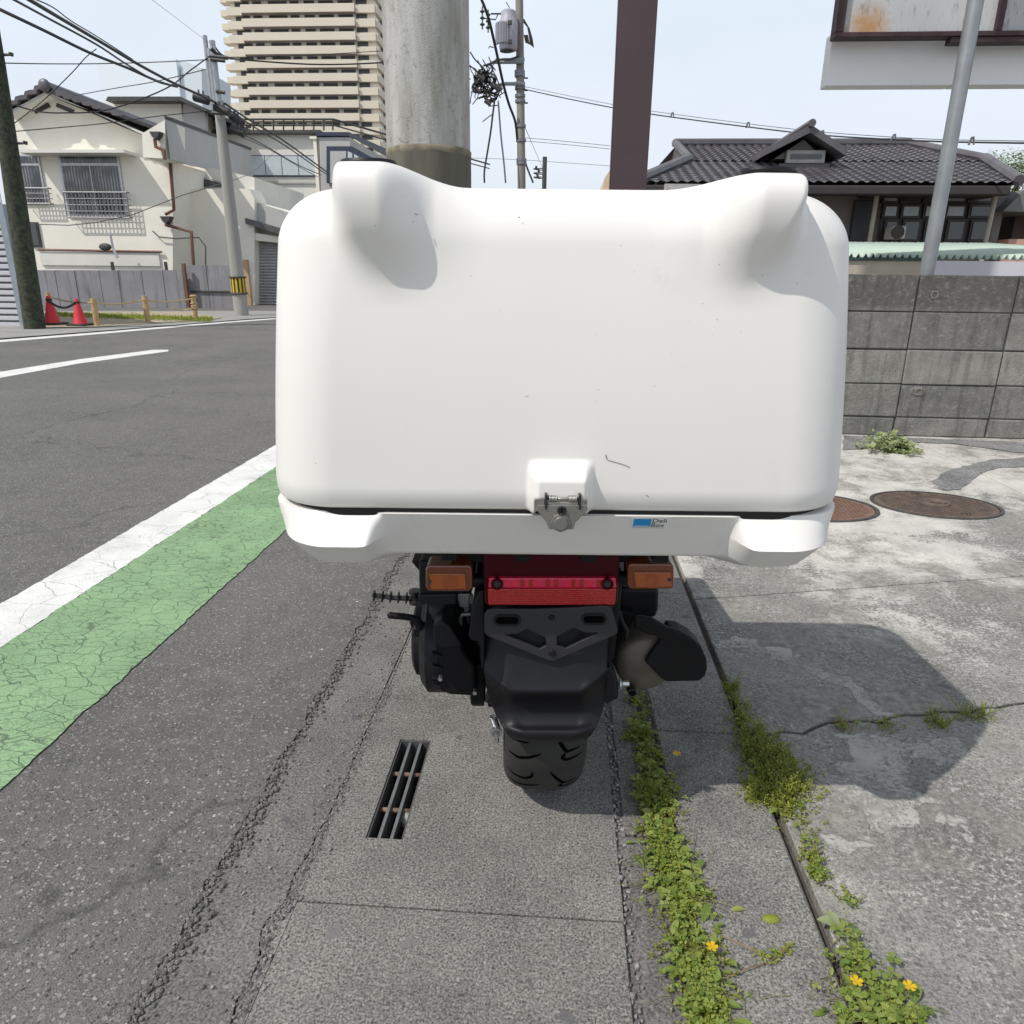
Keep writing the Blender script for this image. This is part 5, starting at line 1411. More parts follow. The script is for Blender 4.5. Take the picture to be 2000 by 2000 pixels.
# corrugated shed roof in front of it
M['green_corr'] = simple('pale_green_corrugated', (0.42, 0.52, 0.44), .6, var=.08, scale=3)
CY = 7.2
a, b = at(1588, 488, CY), at(1990, 492, CY); top_ = at(1588, 459, 10.2)
shed = empty('corrugated_shed', (a.x, CY, 0), label='low shed with pale green corrugated roof just behind the block wall', cat='shed')
rows = []; n = 42 * 8; x0_ = a.x - 1.2; x1_ = b.x + 1.0; per = (at(1700, 490, CY).x - at(1686.1, 490, CY).x)
for t in (0, 1):
    y_ = CY + 3.0 * t; z_ = at(1588, 482, CY).z + (top_.z - at(1588, 482, CY).z) * t
    rows.append([(x0_ + (x1_ - x0_) * i / n - a.x, y_ - CY, z_ + .022 * math.sin((x0_ + (x1_ - x0_) * i / n) / per * 6.283)) for i in range(n + 1)])
ob = MB().grid(rows).build('roof_sheet', M['green_corr'], shed, smooth=True); md = ob.modifiers.new('s', 'SOLIDIFY'); md.thickness = .006
zz = at(1588, 488, CY).z; zl = at(1588, 482, CY).z
m = MB(); m.box(x0_ - a.x, at(1755, 490, CY).x - a.x, -.04, .0, zz - .012, zz + .012); m.build('eave_strip', simple('dark_green_trim', (.03, .07, .06), .6), shed)
m = MB(); m.box(x0_ - a.x, at(1757, 490, CY).x - a.x, -.02, 2.9, 0, zz - .0125); m.build('panel_wall', simple('beige_slatted_wall', (.50, .44, .36), .8, var=.08), shed)
m = MB(); m.box(at(1757, 490, CY).x - a.x + .002, x1_ - a.x, -.03, 2.9, 0, zz - .012); m.build('white_wall', simple('lilac_white_wall', (.66, .65, .70), .7, var=.03), shed)
# neighbour at the far right and trees
NY = 13.5
p0 = at(1900, 400, NY)
nb = empty('brown_house', (p0.x + 1, NY, 0), label='brown house with grey roof cut off at the right edge', cat='house')
m = MB(); m.prism([at(1893, 398, NY - 1), at(1935, 357, NY - 1), at(2050, 350, NY - 1), at(2050, 405, NY - 1)], (0, 1.0, 0)); m.v = [(x - p0.x - 1, y - NY, z) for x, y, z in m.v]; m.build('roof', simple('grey_green_tile', (.16, .17, .16), .6), nb)
m = MB(); a = at(1905, 462, NY - .3); b = at(2050, 402, NY - .3); m.box(a.x - p0.x - 1, b.x - p0.x - 1, -.3, 3, 0, b.z); m.build('wall', simple('dark_brown_board', (.09, .06, .05), .8), nb)
m = MB(); a = at(1900, 470, NY - 1.2); b = at(2050, 452, NY - 1.2); m.box(a.x - p0.x - 1, b.x - p0.x - 1, -1.2, -.9, a.z - .5, b.z); m.build('low_wall', simple('salmon_wall', (.50, .30, .22), .8), nb)
M['crown'] = leafmat('far_crown_leaf', [(0.10, 0.16, 0.04), (0.17, 0.24, 0.06), (0.24, 0.30, 0.10)])
M['bark'] = simple('bark', (.10, .08, .06), .9)
for px, py, s_, lab in ((1880, 335, 1.2, 'smaller rounded tree top between the tiled roof and the right edge'), (1925, 322, 1.8, 'taller rounded tree at the far right edge above the roofs')):
    c = at(px, py + 6, 32); tr = empty('tree', (c.x, 32, 0), label=lab, cat='tree', group='far trees on the right')
    m = MB(); m.tube([(0, 0, -.2), (.05, 0, c.z * .6), (0, .1, c.z)], .16, 8, r2=.05); m.tube([(.05, 0, c.z * .6), (-.6, .2, c.z + .1)], .06, 6, r2=.02); m.tube([(.05, 0, c.z * .55), (.7, -.2, c.z)], .06, 6, r2=.02); m.build('trunk', M['bark'], tr, smooth=True)
    m = MB(); cl = [(rv(-.5, .6) * s_ * random.uniform(.2, .8), random.uniform(.25, .5) * s_) for k in range(16)]
    for k in range(2600):
        cc, r_ = random.choice(cl); d = rv(-.9, .9); p = cc + d * r_ * random.uniform(.7, 1.05) + Vector((0, 0, c.z)); leaf(m, p, rv(-.5, .5), random.uniform(.08, .16), .08)
    m.build('crown', M['crown'], tr, kind='stuff')

# ================================================================ LEFT AND FAR: STREET BACKGROUND
class Thing:
    """a thing whose shapes are given on planes of constant Y"""
    def __init__(s, name, loc, label, cat, group=None, rz=0):
        s.o = empty(name, loc, rz, label=label, cat=cat, group=group); s.L = Vector(loc)
    def put(s, m, nm, mt, parent=None, **k):
        m.v = [(x - s.L.x, y - s.L.y, z - s.L.z) for x, y, z in m.v]
        return m.build(nm, mt, parent or s.o, **k)
    def poly(s, nm, mt, dp, Y, d, parent=None, down=False, **k):
        P = [at(x, y, Y) for x, y in dp]
        if down: P = P[:down] + [Vector((p.x, p.y, -.25)) for p in P[down:]]
        m = MB().prism(P, (0, d, 0)); return s.put(m, nm, mt, parent, **k)
    def rect(s, nm, mt, x0, y0, x1, y1, Y, d, parent=None, z0=None, **k):
        a, b = at(x0, y1, Y), at(x1, y0, Y); ym = (y0 + y1) / 2; xa, xb = at(x0, ym, Y).x, at(x1, ym, Y).x
        m = MB().box(xa, xb, Y, Y + d, a.z if z0 is None else z0, b.z); return s.put(m, nm, mt, parent, **k)
def window(T, x0, y0, x1, y1, Y, nx=2, mt=None, frame=None, parent=None, transom=None, w=.05, d=.08):
    f = T.rect('window', frame, x0, y0, x1, y1, Y - d, d, parent)
    a, b = at(x0, y1, Y - d), at(x1, y0, Y - d); xa, xb = at(x0, (y0 + y1) / 2, Y - d).x, at(x1, (y0 + y1) / 2, Y - d).x
    zt_ = at(x0, transom, Y - d).z if transom else None
    zs_ = [(a.z + w, (zt_ or b.z) - w * .6)] + ([(zt_ + w * .6, b.z - w)] if zt_ else [])
    for (za, zb_) in zs_:
        for i in range(nx if za == zs_[0][0] else 1):
            n_ = nx if za == zs_[0][0] else 1
            u0, u1 = xa + w + (xb - xa - 2 * w) * i / n_ + (w * .3 if i else 0), xa + w + (xb - xa - 2 * w) * (i + 1) / n_ - (w * .3 if i < n_ - 1 else 0)
            m = MB().box(u0, u1, Y - d - .012, Y - d - .002, za, zb_); T.put(m, 'pane', mt, f)
    return f
M['cream'] = simple('cream_render', (0.82, 0.79, 0.70), .85, var=.05, scale=1.2, bump=.3, bscale=18)
M['cream2'] = simple('grey_cream_render', (0.70, 0.685, 0.63), .85, var=.05, scale=1.2)
M['grey_par'] = simple('grey_and_shaded_render', (0.45, 0.445, 0.43), .85, var=.06, scale=1.2)  # grey walls, and the balcony parapet with its shade put into the colour
M['alu_frame'] = simple('aluminium_sash', (0.50, 0.50, 0.51), .4, .5); M['rail_alu'] = simple('dull_railing', (0.24, 0.24, 0.245), .5, .3)
M['bronze'] = simple('bronze_pipe', (0.16, 0.075, 0.05), .6, var=.2, scale=8)
M['darkmetal'] = simple('dark_weathered_metal', (0.05, 0.05, 0.048), .6, var=.3, scale=6)
t = NT('curtained_glass'); wv = t.n('ShaderNodeTexWave'); wv.inputs['Scale'].default_value = 3.2; wv.inputs['Distortion'].default_value = 1.5; t.l(t.co, wv.inputs['Vector'])
M['curtain'] = t.done(t.mix(t.math('MULTIPLY', t.mr(t.noise(1.5, 3), .4, .6), t.mr(wv.outputs['Fac'], .2, .8)), (0.045, 0.048, 0.055), (0.26, 0.26, 0.27)), .12, spec=.7)
M['navy'] = simple('navy_trim', (0.030, 0.040, 0.075), .5)
M['pale_blind'] = simple('pale_blind_glass', (0.50, 0.56, 0.58), .2, var=.06, scale=3)

# ---- white house behind the metal fence
HYa = 24.5
O = at(200, 560, HYa)
H = Thing('white_house', (O.x, HYa, 0), 'cream two storey house with tiled gable and railed windows, far left', 'house')
H.poly('wall', M['cream'], [(18, 212), (50, 190), (87, 176), (125, 186), (200, 226), (268, 256), (270, 297), (311, 299), (326, 305), (326, 590), (18, 592)], HYa, 7, down=9)
H.poly('fascia', M['cream2'], [(8, 215), (87, 172), (268, 253), (268, 250), (205, 222), (87, 178), (16, 222)], HYa - .45, .45)
# gable roof tiles
def slope_tiles(T, nm, a, b, depth, per=.3):
    m = MB(); a, b = Vector(a), Vector(b); n = int((b - a).length / per) * 4; rows = []
    nrm = Vector((-(b - a).z, 0, (b - a).x)).normalized(); nrm = nrm if nrm.z > 0 else -nrm
    for j in range(2):
        rows.append([a.lerp(b, i / n) + Vector((0, j * depth, 0)) + nrm * (.10 * ((i / 4) % 1)) for i in range(n + 1)])
    m.grid(rows); o = T.put(m, nm, M['tile'], kind='stuff'); md = o.modifiers.new('s', 'SOLIDIFY'); md.thickness = .12; return o
slope_tiles(H, 'roof_tiles', at(86, 166, HYa - .6), at(232, 216, HYa - .6), 7.5)
slope_tiles(H, 'roof_tiles', at(86, 166, HYa - .6), at(14, 206, HYa - .6), 7.5)
m = MB(); p = at(86, 164, HYa - .6); m.tube([p, p + Vector((0, 7.5, 0))], .17, 10); H.put(m, 'ridge', M['tile'], smooth=40)
m = MB(); m.sphere(p + Vector((0, -.05, .03)), .19, 12, 8, (1, .5, 1)); H.put(m, 'ridge_end', M['tile'], smooth=True)
for P in ([(64, 206), (66, 214), (94, 201), (90, 194)], [(107, 194), (105, 201), (136, 214), (139, 207)]):
    H.poly('gable_vent', M['darkmetal'], P, HYa - .05, .05)
H.rect('window_hood', M['cream2'], 33, 282, 234, 288, HYa - .7, .7)
f = window(H, 118, 291, 231, 408, HYa + .02, 2, M['curtain'], M['alu_frame'], transom=310, w=.07)
f2 = window(H, 30, 291, 80, 385, HYa + .02, 1, M['curtain'], M['alu_frame'], transom=310, w=.06)
def railing(x0, y0, x1, y1, nv, nh):
    a, b = at(x0, y1, HYa - .24), at(x1, y0, HYa - .24); m = MB()
    for i in range(nh + 1):
        z = a.z + (b.z - a.z) * i / nh; m.tube([(a.x, HYa - .08, z), (a.x, HYa - .24, z), (b.x, HYa - .24, z), (b.x, HYa - .08, z)], .012 if 0 < i < nh else .022, 5)
    for i in range(nv + 1):
        x = a.x + (b.x - a.x) * i / nv; m.tube([(x, HYa - .24, a.z), (x, HYa - .24, b.z)], .020, 4)
    H.put(m, 'window_railing', M['rail_alu'])
railing(127, 363, 238, 410, 16, 4); railing(45, 355, 90, 384, 8, 3)
H.poly('balcony_box', M['cream'], [(268, 252), (311, 226), (312, 299), (270, 297)], HYa - 1.2, 1.2)
# parapet running back to the right
a0, a1 = at(312, 225, HYa - 1.2), at(312, 301, HYa - 1.2)
b0, b1 = at(466, 281, 33), at(461, 342, 33)
m = MB(); m.prism([a0, b0, Vector((b0.x, b0.y, b1.z)), Vector((a0.x, a0.y, a1.z))], (.05, .25, 0)); H.put(m, 'balcony_parapet', M['grey_par'])  # less lit than the house front; that shade is in its grey
m = MB(); m.prism([a0 + Vector((0, 0, .0)), b0, b0 + Vector((0, 0, .09)), a0 + Vector((0, 0, .09))], (.08, .32, 0)); m.v = [(x, y - .04, z) for x, y, z in m.v]; H.put(m, 'parapet_cap', M['darkmetal'])
H.poly('rear_wing', M['cream2'], [(326, 300), (480, 335), (480, 400), (480, 590), (326, 590)], HYa + 2.2, 5, down=3)
H.poly('lower_wall', M['cream'], [(326, 356), (470, 356), (480, 375), (480, 590), (326, 590)], HYa + 1.2, 1.0, down=3)
H.poly('slit_window', M['alu_frame'], [(353, 327), (420, 342), (420, 355), (354, 355)], HYa + 2.12, .08)
H.poly('slit_pane', M['glass'], [(356, 331), (417, 345), (417, 353), (357, 353)], HYa + 2.09, .02)
def dpipe(T, pts, Y, r, mt, nm):
    m = MB(); m.tube([at(x, y, Y) for x, y in pts], r, 7); return T.put(m, nm, mt, smooth=40)
dpipe(H, [(292, 262), (294, 277), (309, 284), (311, 301)], HYa - 1.32, .055, M['bronze'], 'downpipe')
dpipe(H, [(311, 301), (321, 306), (328, 396), (312, 404)], HYa - .12, .055, M['bronze'], 'downpipe')
dpipe(H, [(312, 424), (361, 438), (365, 500)], HYa - .12, .055, M['bronze'], 'downpipe')
for px, py in ((291, 251), (311, 411)):
    H.poly('hopper', M['darkmetal'], [(px - 10, py - 3), (px + 10, py - 3), (px + 6, py + 6), (px + 1, py + 12), (px - 5, py + 6)], HYa - (1.45 if py < 300 else .3), .26)
dpipe(H, [(72, 471), (190, 473), (305, 475)], HYa - .08, .035, M['bronze'], 'wall_pipe')
H.rect('lower_band', M['cream2'], 76, 476, 300, 500, HYa - .06, .06)
f = window(H, 56, 419, 74, 466, HYa + .02, 1, M['glass'], M['darkmetal'], w=.05)
# aerial dish on its bracket
m = MB(); c_ = at(204, 466, HYa - .5); m.sphere(c_ + Vector((-.1, 0, .0)), .22, 12, 6, (1, .3, .55)); H.put(m, 'aerial_dish', M['darkmetal'], smooth=True)
m = MB(); m.tube([at(208, 442, HYa - .5), at(213, 468, HYa - .5), at(222, 487, HYa - .5)], .04, 6); H.put(m, 'aerial_arm', M['alu_frame'])
dpipe(H, [(70, 423), (130, 425), (180, 420), (250, 405), (345, 368), (440, 340)], HYa - 1.4, .014, M['darkmetal'], 'drop_wire')
dpipe(H, [(288, 436), (300, 447), (330, 450), (375, 448), (388, 465), (388, 500)], HYa - .1, .02, M['darkmetal'], 'wire')

# ---- penthouse and pale block behind
T = Thing('roof_penthouse', (at(290, 215, 34).x, 34, 0), 'small pale penthouse with dark flat roof behind the cream house', 'building')
T.rect('wall', M['cream2'], 200, 192, 345, 262, 34, 5, z0=0); T.poly('side_wall', M['grey_par'], [(345, 192), (386, 212), (386, 262), (345, 262)], 34, .3)
T.poly('flat_roof', M['darkmetal'], [(203, 182), (340, 182), (390, 205), (390, 211), (340, 190), (199, 190)], 33.4, 6)
T = Thing('pale_block', (at(290, 180, 120).x, 120, 0), 'very pale distant office block fading into the sky behind the cream house', 'building')
M['hazy'] = simple('haze_pale_wall', (0.80, 0.86, 0.92), .9, var=.01); M['hazy2'] = simple('haze_pale_shaded_side', (0.66, 0.72, 0.77), .9, var=.01)  # distance haze put into the wall colour, shade into the darker side
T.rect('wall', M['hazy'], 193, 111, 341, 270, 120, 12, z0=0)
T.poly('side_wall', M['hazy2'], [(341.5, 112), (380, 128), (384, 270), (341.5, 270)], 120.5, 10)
# ---- mid building with curtained windows
BYb = 37
B = Thing('office_building', (at(530, 320, BYb).x, BYb, 0), 'cream building with a long window band and roof railing below the tower', 'building')
B.poly('wall', M['cream2'], [(340, 252), (602, 252), (602, 560), (340, 560)], BYb, 8, down=2)
f = window(B, 467, 293, 597, 333, BYb, 4, M['pale_blind'], M['navy'], w=.06)
B.rect('roof_slab', M['darkmetal'], 340, 245, 604, 252, BYb - .3, 8.6)
m = MB()
for (yy, r) in ((225, .05), (236, .035)):
    m.tube([at(340, yy, BYb), at(628, yy, BYb), at(628, yy, BYb) + Vector((6, 14, 0))], r, 5)
B.put(m, 'rail', M['darkmetal'])
for i in range(16):
    px = 345 + 19 * i; m = MB(); m.tube([at(min(px, 628), 246, BYb), at(min(px, 628), 225, BYb)], .04, 4); B.put(m, 'rail_post', M['darkmetal'])
B.rect('downpipe', M['cream'], 595, 262, 601, 400, BYb - .25, .2); B.rect('pipe_head', M['cream'], 584, 257, 597, 262, BYb - .3, .3)
B.rect('ledge', M['grey_par'], 440, 342, 600, 346, BYb - .08, .08)
# ---- grey building with navy window, receding to the right
G_ = Thing('grey_annex', (at(640, 320, BYb).x, BYb - .5, 0), 'grey building with navy trimmed stair window left of the concrete pole', 'building')
p1, p2 = at(658, 262, BYb - .5), at(658, 420, BYb - .5); q1 = at(760, 315, 47)
G_.poly('front_wall', M['grey_par'], [(602, 259), (660, 259), (660, 420), (602, 420)], BYb - .5, 6, down=2)
m = MB(); m.prism([p1, q1, Vector((q1.x, q1.y, 0)), Vector((p1.x, p1.y, 0))], (-.1, .4, 0)); G_.put(m, 'side_wall', M['grey_par'])
m = MB(); p0_ = at(596, 256, BYb - .6); m.prism([p0_, at(658, 256, BYb - .6), at(658, 249, BYb - .6), at(596, 249, BYb - .6)], (0, .5, 0)); m.prism([at(658, 256, BYb - .6), Vector((q1.x, q1.y, q1.z + .1)), Vector((q1.x, q1.y, q1.z + .6)), at(658, 249, BYb - .6)], (0, .5, 0)); G_.put(m, 'navy_coping', M['navy'])
G_.poly('stair_window_frame', M['navy'], [(616, 276), (664, 276), (720, 307), (728, 345), (616, 345)], BYb - .75, .2)
G_.poly('stair_pane', M['grey_par'], [(623, 285), (653, 285), (653, 345), (623, 345)], BYb - .78, .04)
for k in range(5):
    x = 656 + k * 12; G_.poly('stair_pane', M['pale_blind'], [(x, 285 + max(0, k - .2) * 6.5), (x + 8.5, 289 + k * 6.5), (x + 8.5, 345), (x, 345)], BYb - .78, .04)
# ---- low wing right of the pole
Lw = Thing('low_garage', (at(500, 500, 25.5).x, 25.5, 0), 'low white garage with grey roller shutter beside the far utility pole', 'garage')
Lw.poly('wall', M['cream'], [(455, 372), (560, 404), (560, 600), (455, 600)], 26.2, 4, down=2)
Lw.poly('upper_parapet', M['grey_par'], [(458, 374), (560, 406), (560, 440), (460, 411)], 25.9, .3)
Lw.poly('tiled_strip', M['tile'], [(462, 411), (560, 440), (560, 452), (463, 422)], 25.5, .6)
Lw.poly('shutter_box', M['cream'], [(467, 437), (560, 452), (560, 462), (470, 452)], 25.75, .4)
m = MB(); a, b = at(472, 590, 26.1), at(560, 590, 26.1)
z = 0
ztop = at(500, 455, 26.1).z
while z < ztop: m.prism([(a.x, 26.14, z), (a.x, 26.08, z + .04), (a.x, 26.14, z + .095), (a.x, 26.19, z + .05)], (b.x - a.x, 0, 0)); z += .1
Lw.put(m, 'roller_shutter', simple('grey_shutter', (.40, .40, .41), .6), kind='stuff')
Lw.rect('wood_post', simple('raw_timber', (.50, .33, .20), .8), 463, 490, 471, 592, 25.2, .15, z0=0)
# ---- metal sheet fence
FYf = 22.6
M['sheet_metal'] = None
t = NT('stained_sheet_metal')
c = t.mix(t.mr(t.noise(1.4, 5), .3, .7), (0.23, 0.225, 0.24), (0.31, 0.305, 0.325))
c = t.mix(t.math('MULTIPLY', t.mr(t.noise(1.7, 5, .7, vec=t.mapv((2.2, 1, .18))), .52, .66), .65), c, (0.10, 0.095, 0.09))
M['sheet_metal'] = t.done(c, .6, .2)
fence = Thing('metal_fence', (at(210, 590, FYf).x, FYf, 0), 'rusty grey sheet metal fence in front of the cream house', 'fence')
xs = [60, 110, 147, 193, 228, 272, 312, 349]
for i in range(7):
    fence.rect('sheet', M['sheet_metal'], xs[i] + .6, 510, xs[i + 1] - .6, 595, FYf + random.uniform(-.02, .03), .05, z0=.0)
for x in (349, 353): pass
fence.rect('post', M['bronze'], 348, 497, 353, 595, FYf - .08, .1, z0=0)
for x in (209, 310): fence.rect('post', M['darkmetal'], x, 494, x + 4, 512, FYf + .06, .08, z0=0)
for a, b in ((354, 393), (394, 440)):
    fence.rect('sheet', M['sheet_metal'], a, 501, b, 592, FYf + .15, .05, z0=.0)
fence.rect('rust_rail', M['rust'], 356, 588, 440, 594, FYf + .08, .06, z0=.0); fence.rect('mid_rail', M['darkmetal'], 360, 549, 432, 551.5, FYf + .10, .04)
# ---- corrugated workshop, far left
WYs = 13.6
Wk = Thing('corrugated_workshop', (at(20, 600, WYs).x, WYs, 0), 'pale workshop with ribbed roller shutter at the left edge', 'workshop')
x0_, x1_ = at(-130, 500, WYs).x, at(48, 500, WYs).x; xe_t = at(22, 270, WYs).x
M['pale_sheet'] = simple('pale_grey_sheet', (0.52, 0.52, 0.55), .6, var=.05, scale=2)
zt_ = at(10, 385, WYs).z; zt3 = at(10, 280, WYs).z; xr_ = at(52, 612, WYs).x
m = MB(); z = 0
while z < zt_: m.prism([(x0_, WYs + .06, z), (x0_, WYs - .005, z + .02), (x0_, WYs - .005, z + .08), (x0_, WYs + .06, z + .105)], (xr_ - x0_ - .12, 0, 0)); z += .118
Wk.put(m, 'shutter_slats', M['pale_sheet'], kind='stuff')
m = MB(); m.box(xr_ - .12, xr_, WYs - .05, WYs + .3, 0, zt_ - .002); Wk.put(m, 'jamb', simple('blue_grey_jamb', (.30, .34, .38), .5, .4))
m = MB(); m.prism([(x0_, WYs - .04, zt_), (xr_, WYs - .04, zt_), (xr_, WYs - .04, zt3), (x0_, WYs - .04, zt3)], (-3.6, 3.2, 0)); Wk.put(m, 'fascia', M['pale_sheet'], bevel=.02)
m = MB(); m.prism([(x0_, WYs + .31, 0), (xr_ - .02, WYs + .31, 0), (xr_ - .02, WYs + .31, zt_ - .003), (x0_, WYs + .31, zt_ - .003)], (-3.6, 3, 0)); Wk.put(m, 'side_wall', M['pale_sheet'])
# ---- mossy dark pole
MYp = 13.1
t = NT('mossy_dark_concrete')
M['mossy'] = t.done(t.mix(t.mr(t.noise(14, 6, .75), .42, .66), (0.022, 0.028, 0.022), (0.075, 0.085, 0.045)), .9)
pb_ = at(64, 614, MYp); rb = (at(82, 600, MYp).x - at(47, 600, MYp).x) / 2
tp_ = at(-8, 120, MYp)
mp = Thing('mossy_pole', (pb_.x, MYp, 0), 'dark moss stained utility pole at the left edge beside the workshop', 'utility pole')
m = MB(); m.tube([(pb_.x, MYp, -.2), (tp_.x, MYp, tp_.z), tuple(Vector((tp_.x, MYp, tp_.z)) + (tp_ - Vector((pb_.x, MYp, 0))) * .4)], rb, 20, r2=rb * .55); mp.put(m, 'shaft', M['mossy'], smooth=40)
for py in (103, 270):
    px = 3 + (py - 103) * .16; m = MB(); m.tube([at(px - 12, py + 1, MYp), at(px + 18, py, MYp)], .022, 6); m.tube([at(px + 18, py - 4, MYp), at(px + 18, py + 3, MYp)], .035, 6); mp.put(m, 'step_bolt', M['darkmetal'])
# ---- far utility pole
FPY = 18.6
fb, ft = at(457, 604, FPY), at(404, 72, FPY)
fp_ = Thing('utility_pole', (fb.x, FPY, 0), 'slim concrete utility pole with yellow and black hazard band, left', 'utility pole')
xm = at(430, 330, FPY)
rbot = (at(468, 560, FPY).x - at(442, 560, FPY).x) / 2; rtop = (at(425, 260, FPY).x - at(408, 260, FPY).x) / 2
m = MB(); zm = at(413, 190, FPY).z; xt_ = at(412, 190, FPY).x
m.tube([(fb.x, FPY, -.2), ((fb.x + xt_) / 2, FPY, zm / 2), (xt_, FPY, zm)], rbot, 20, r2=rtop); fp_.put(m, 'shaft', simple('pole_grey_concrete', (.33, .325, .30), .85, var=.12, scale=3, streak=True), smooth=40)
def polex(z): return fb.x + (xt_ - fb.x) * z / zm
for dx_, y0, y1, r in ((-.10, 200, 70, .055), (.06, 200, 80, .07), (-.02, 205, 95, .06)):
    z0, z1 = at(405, y0, FPY).z, at(405, y1, FPY).z; m = MB(); m.tube([(polex(z0) + dx_, FPY - .12, z0), (polex(z1) + dx_, FPY - .12, z1)], r, 8); fp_.put(m, 'conduit', simple('steel_conduit', (.36, .38, .40), .45, .5), smooth=40)
za, zb_ = at(452, 552, FPY).z, at(452, 523, FPY).z
hz = MB()
for (mt, par) in ((simple('hazard_yellow', (.62, .44, .02), .6), 0), (simple('hazard_black', (.02, .02, .02), .6), 1)):
    m = MB(); n_ = 24
    for i in range(n_):
        if i % 2 != par: continue
        a0_, a1_ = 2 * math.pi * i / n_, 2 * math.pi * (i + 1) / n_; P = []
        for z in (za, zb_):
            cx = polex(z); rr = rbot * (1 - z / zm * .35) + .012
            P.append([(cx + rr * math.cos(a), FPY + rr * math.sin(a), z) for a in (a0_, (a0_ + a1_) / 2, a1_)])
        m.grid(P)
    fp_.put(m, 'hazard_band', mt)
m = MB()
for z in (za - .02, zb_ + .0): m.tube([(polex(z) + (rbot + .02) * math.cos(a * .5236), FPY + (rbot + .02) * math.sin(a * .5236), z) for a in range(13)], .022, 5)
fp_.put(m, 'band_clamp', M['darkmetal'])
arm = MB(); 
for y_, x0_, x1_ in ((106, 396, 430), (112, 398, 424), (172, 408, 424), (213, 400, 440)): arm.tube([at(x0_, y_, FPY - .2), at(x1_, y_ + 3, FPY - .2)], .04, 6)
fp_.put(arm, 'cross_arm', M['darkmetal'])
# splice closures and coils on the wires
def closure(dx, dy, Y, L, r, tilt, label):
    p = at(dx, dy, Y); o = empty('cable_closure', p, label=label, cat='cable box', group='splice closures by the left pole')
    L *= .6; r *= .8; m = MB(); d = Vector((math.cos(tilt), 0, math.sin(tilt))) * L / 2; m.tube([-d, -d * .75, d * .75, d], r, 12); m.v = m.v; m.build('casing', simple('black_casing', (.03, .03, .032), .5), o, bevel=.01, smooth=40)
    m = MB(); m.tube([d * .3, d * .3 + Vector((0, 0, r * 1.7))], .02, 5); m.tube([-d * .3, -d * .3 + Vector((0, 0, r * 1.7))], .02, 5); m.build('hanger', M['darkmetal'], o)
closure(380, 186, 17.4, .55, .12, -.25, 'grey splice closure on the cable left of the slim pole')
closure(419, 207, 17.6, .60, .11, -.35, 'black splice closure nearest the slim pole shaft')
closure(447, 226, 18.8, .55, .14, -.7, 'upper black splice closure right of the slim pole')
closure(449, 247, 18.6, .55, .12, -.35, 'lower black splice closure right of the slim pole')

# ---- the tower block
TYb, TD = 150, 46
M['tower_wall'] = simple('tower_white_panel', (0.80, 0.76, 0.68), .85, var=.03)
M['tower_band'] = simple('tower_beige_balcony', (0.66, 0.60, 0.495), .85, var=.03, scale=.2)
M['tower_in'] = simple('tower_recess', (0.48, 0.42, 0.39), .85, var=.05)
M['tower_glass'] = simple('tower_window', (0.04, 0.04, 0.042), .3, spec=.5)
tl_, tr_ = at(440, 150, TYb), at(712, 150, TYb)
tw = Thing('tower_block', ((tl_.x + tr_.x) / 2, TYb, 0), 'tall beige apartment tower with stacked balconies rising behind the street', 'apartment tower', rz=0)
ref = at(560, 90 * .21 + 4, TYb).z
pz0 = at(560, 33, TYb).z; pz1 = at(560, 33 + 26.55, TYb).z; pitch = pz0 - pz1
def TX(dx): return at(dx, 150, TYb).x
def zrow_(k): return pz0 - pitch * k
ztop_ = zrow_(-9)
zbase = -1
m = MB(); m.box(TX(441), TX(709), TYb + 1.6, TYb + TD, zbase, ztop_); tw.put(m, 'core_wall', M['tower_wall'])
k = -8
meshes = {}
nrow = int(pz0 / pitch)
while zrow_(k) > 1:
    z = zrow_(k); hb_ = pitch * .58
    def bx(nm, mt, x0, x1, y0, y1, z0, z1):
        key = (nm, round(x0, 2), round(y0, 2), round(z0 - z, 3))
        if key not in meshes:
            q = MB(); q.box(x0 - tw.L.x, x1 - tw.L.x, y0 - TYb, y1 - TYb, z0 - z, z1 - z); meshes[key] = q.mesh(nm, mt)
        o = link(nm, meshes[key], tw.o, loc=(0, 0, z)); return o
    bx('balcony', M['tower_band'], TX(465), TX(674), TYb + .2, TYb + .5, z - hb_, z)
    bx('balcony_floor', M['tower_in'], TX(465), TX(674), TYb + .51, TYb + 1.59, z - hb_, z - hb_ + .35)
    bx('balcony_end', M['tower_band'], TX(437), TX(464.5), TYb + .7, TYb + 1.59, z - hb_ - .25, z - .25)
    bx('balcony_end', M['tower_band'], TX(674.5), TX(710.5), TYb + .75, TYb + 1.59, z - hb_ - .05, z - .05)
    bx('corner_balcony', M['tower_band'], TX(412), TX(430), TYb + 4, TYb + 6, z - hb_ + .6, z + .35)
    bx('corner_wall', M['tower_wall'], TX(422), TX(440.5), TYb + 6.1, TYb + 9, z - pitch, z)
    bx('side_balcony', M['tower_band'], TX(709.5), TX(714), TYb + 1.0, TYb + TD, z - hb_ - .05, z - .05)
    zw = z + .05; zw1 = z + .82
    for (a_, b_) in ((450, 476), (483, 499), (512, 546), (552, 568), (578, 597), (605, 632), (641, 668), (674, 694)):
        bx('window', M['tower_glass'], TX(a_), TX(b_), TYb + 1.45, TYb + 1.59, z - .3, zw1)
    for j in range(4):
        y_ = TYb + 5 + j * 10.5; bx('side_window', M['tower_glass'], TX(709.1), TX(709.4), y_, y_ + 6.5, z, z + pitch * .40)
    k += 1

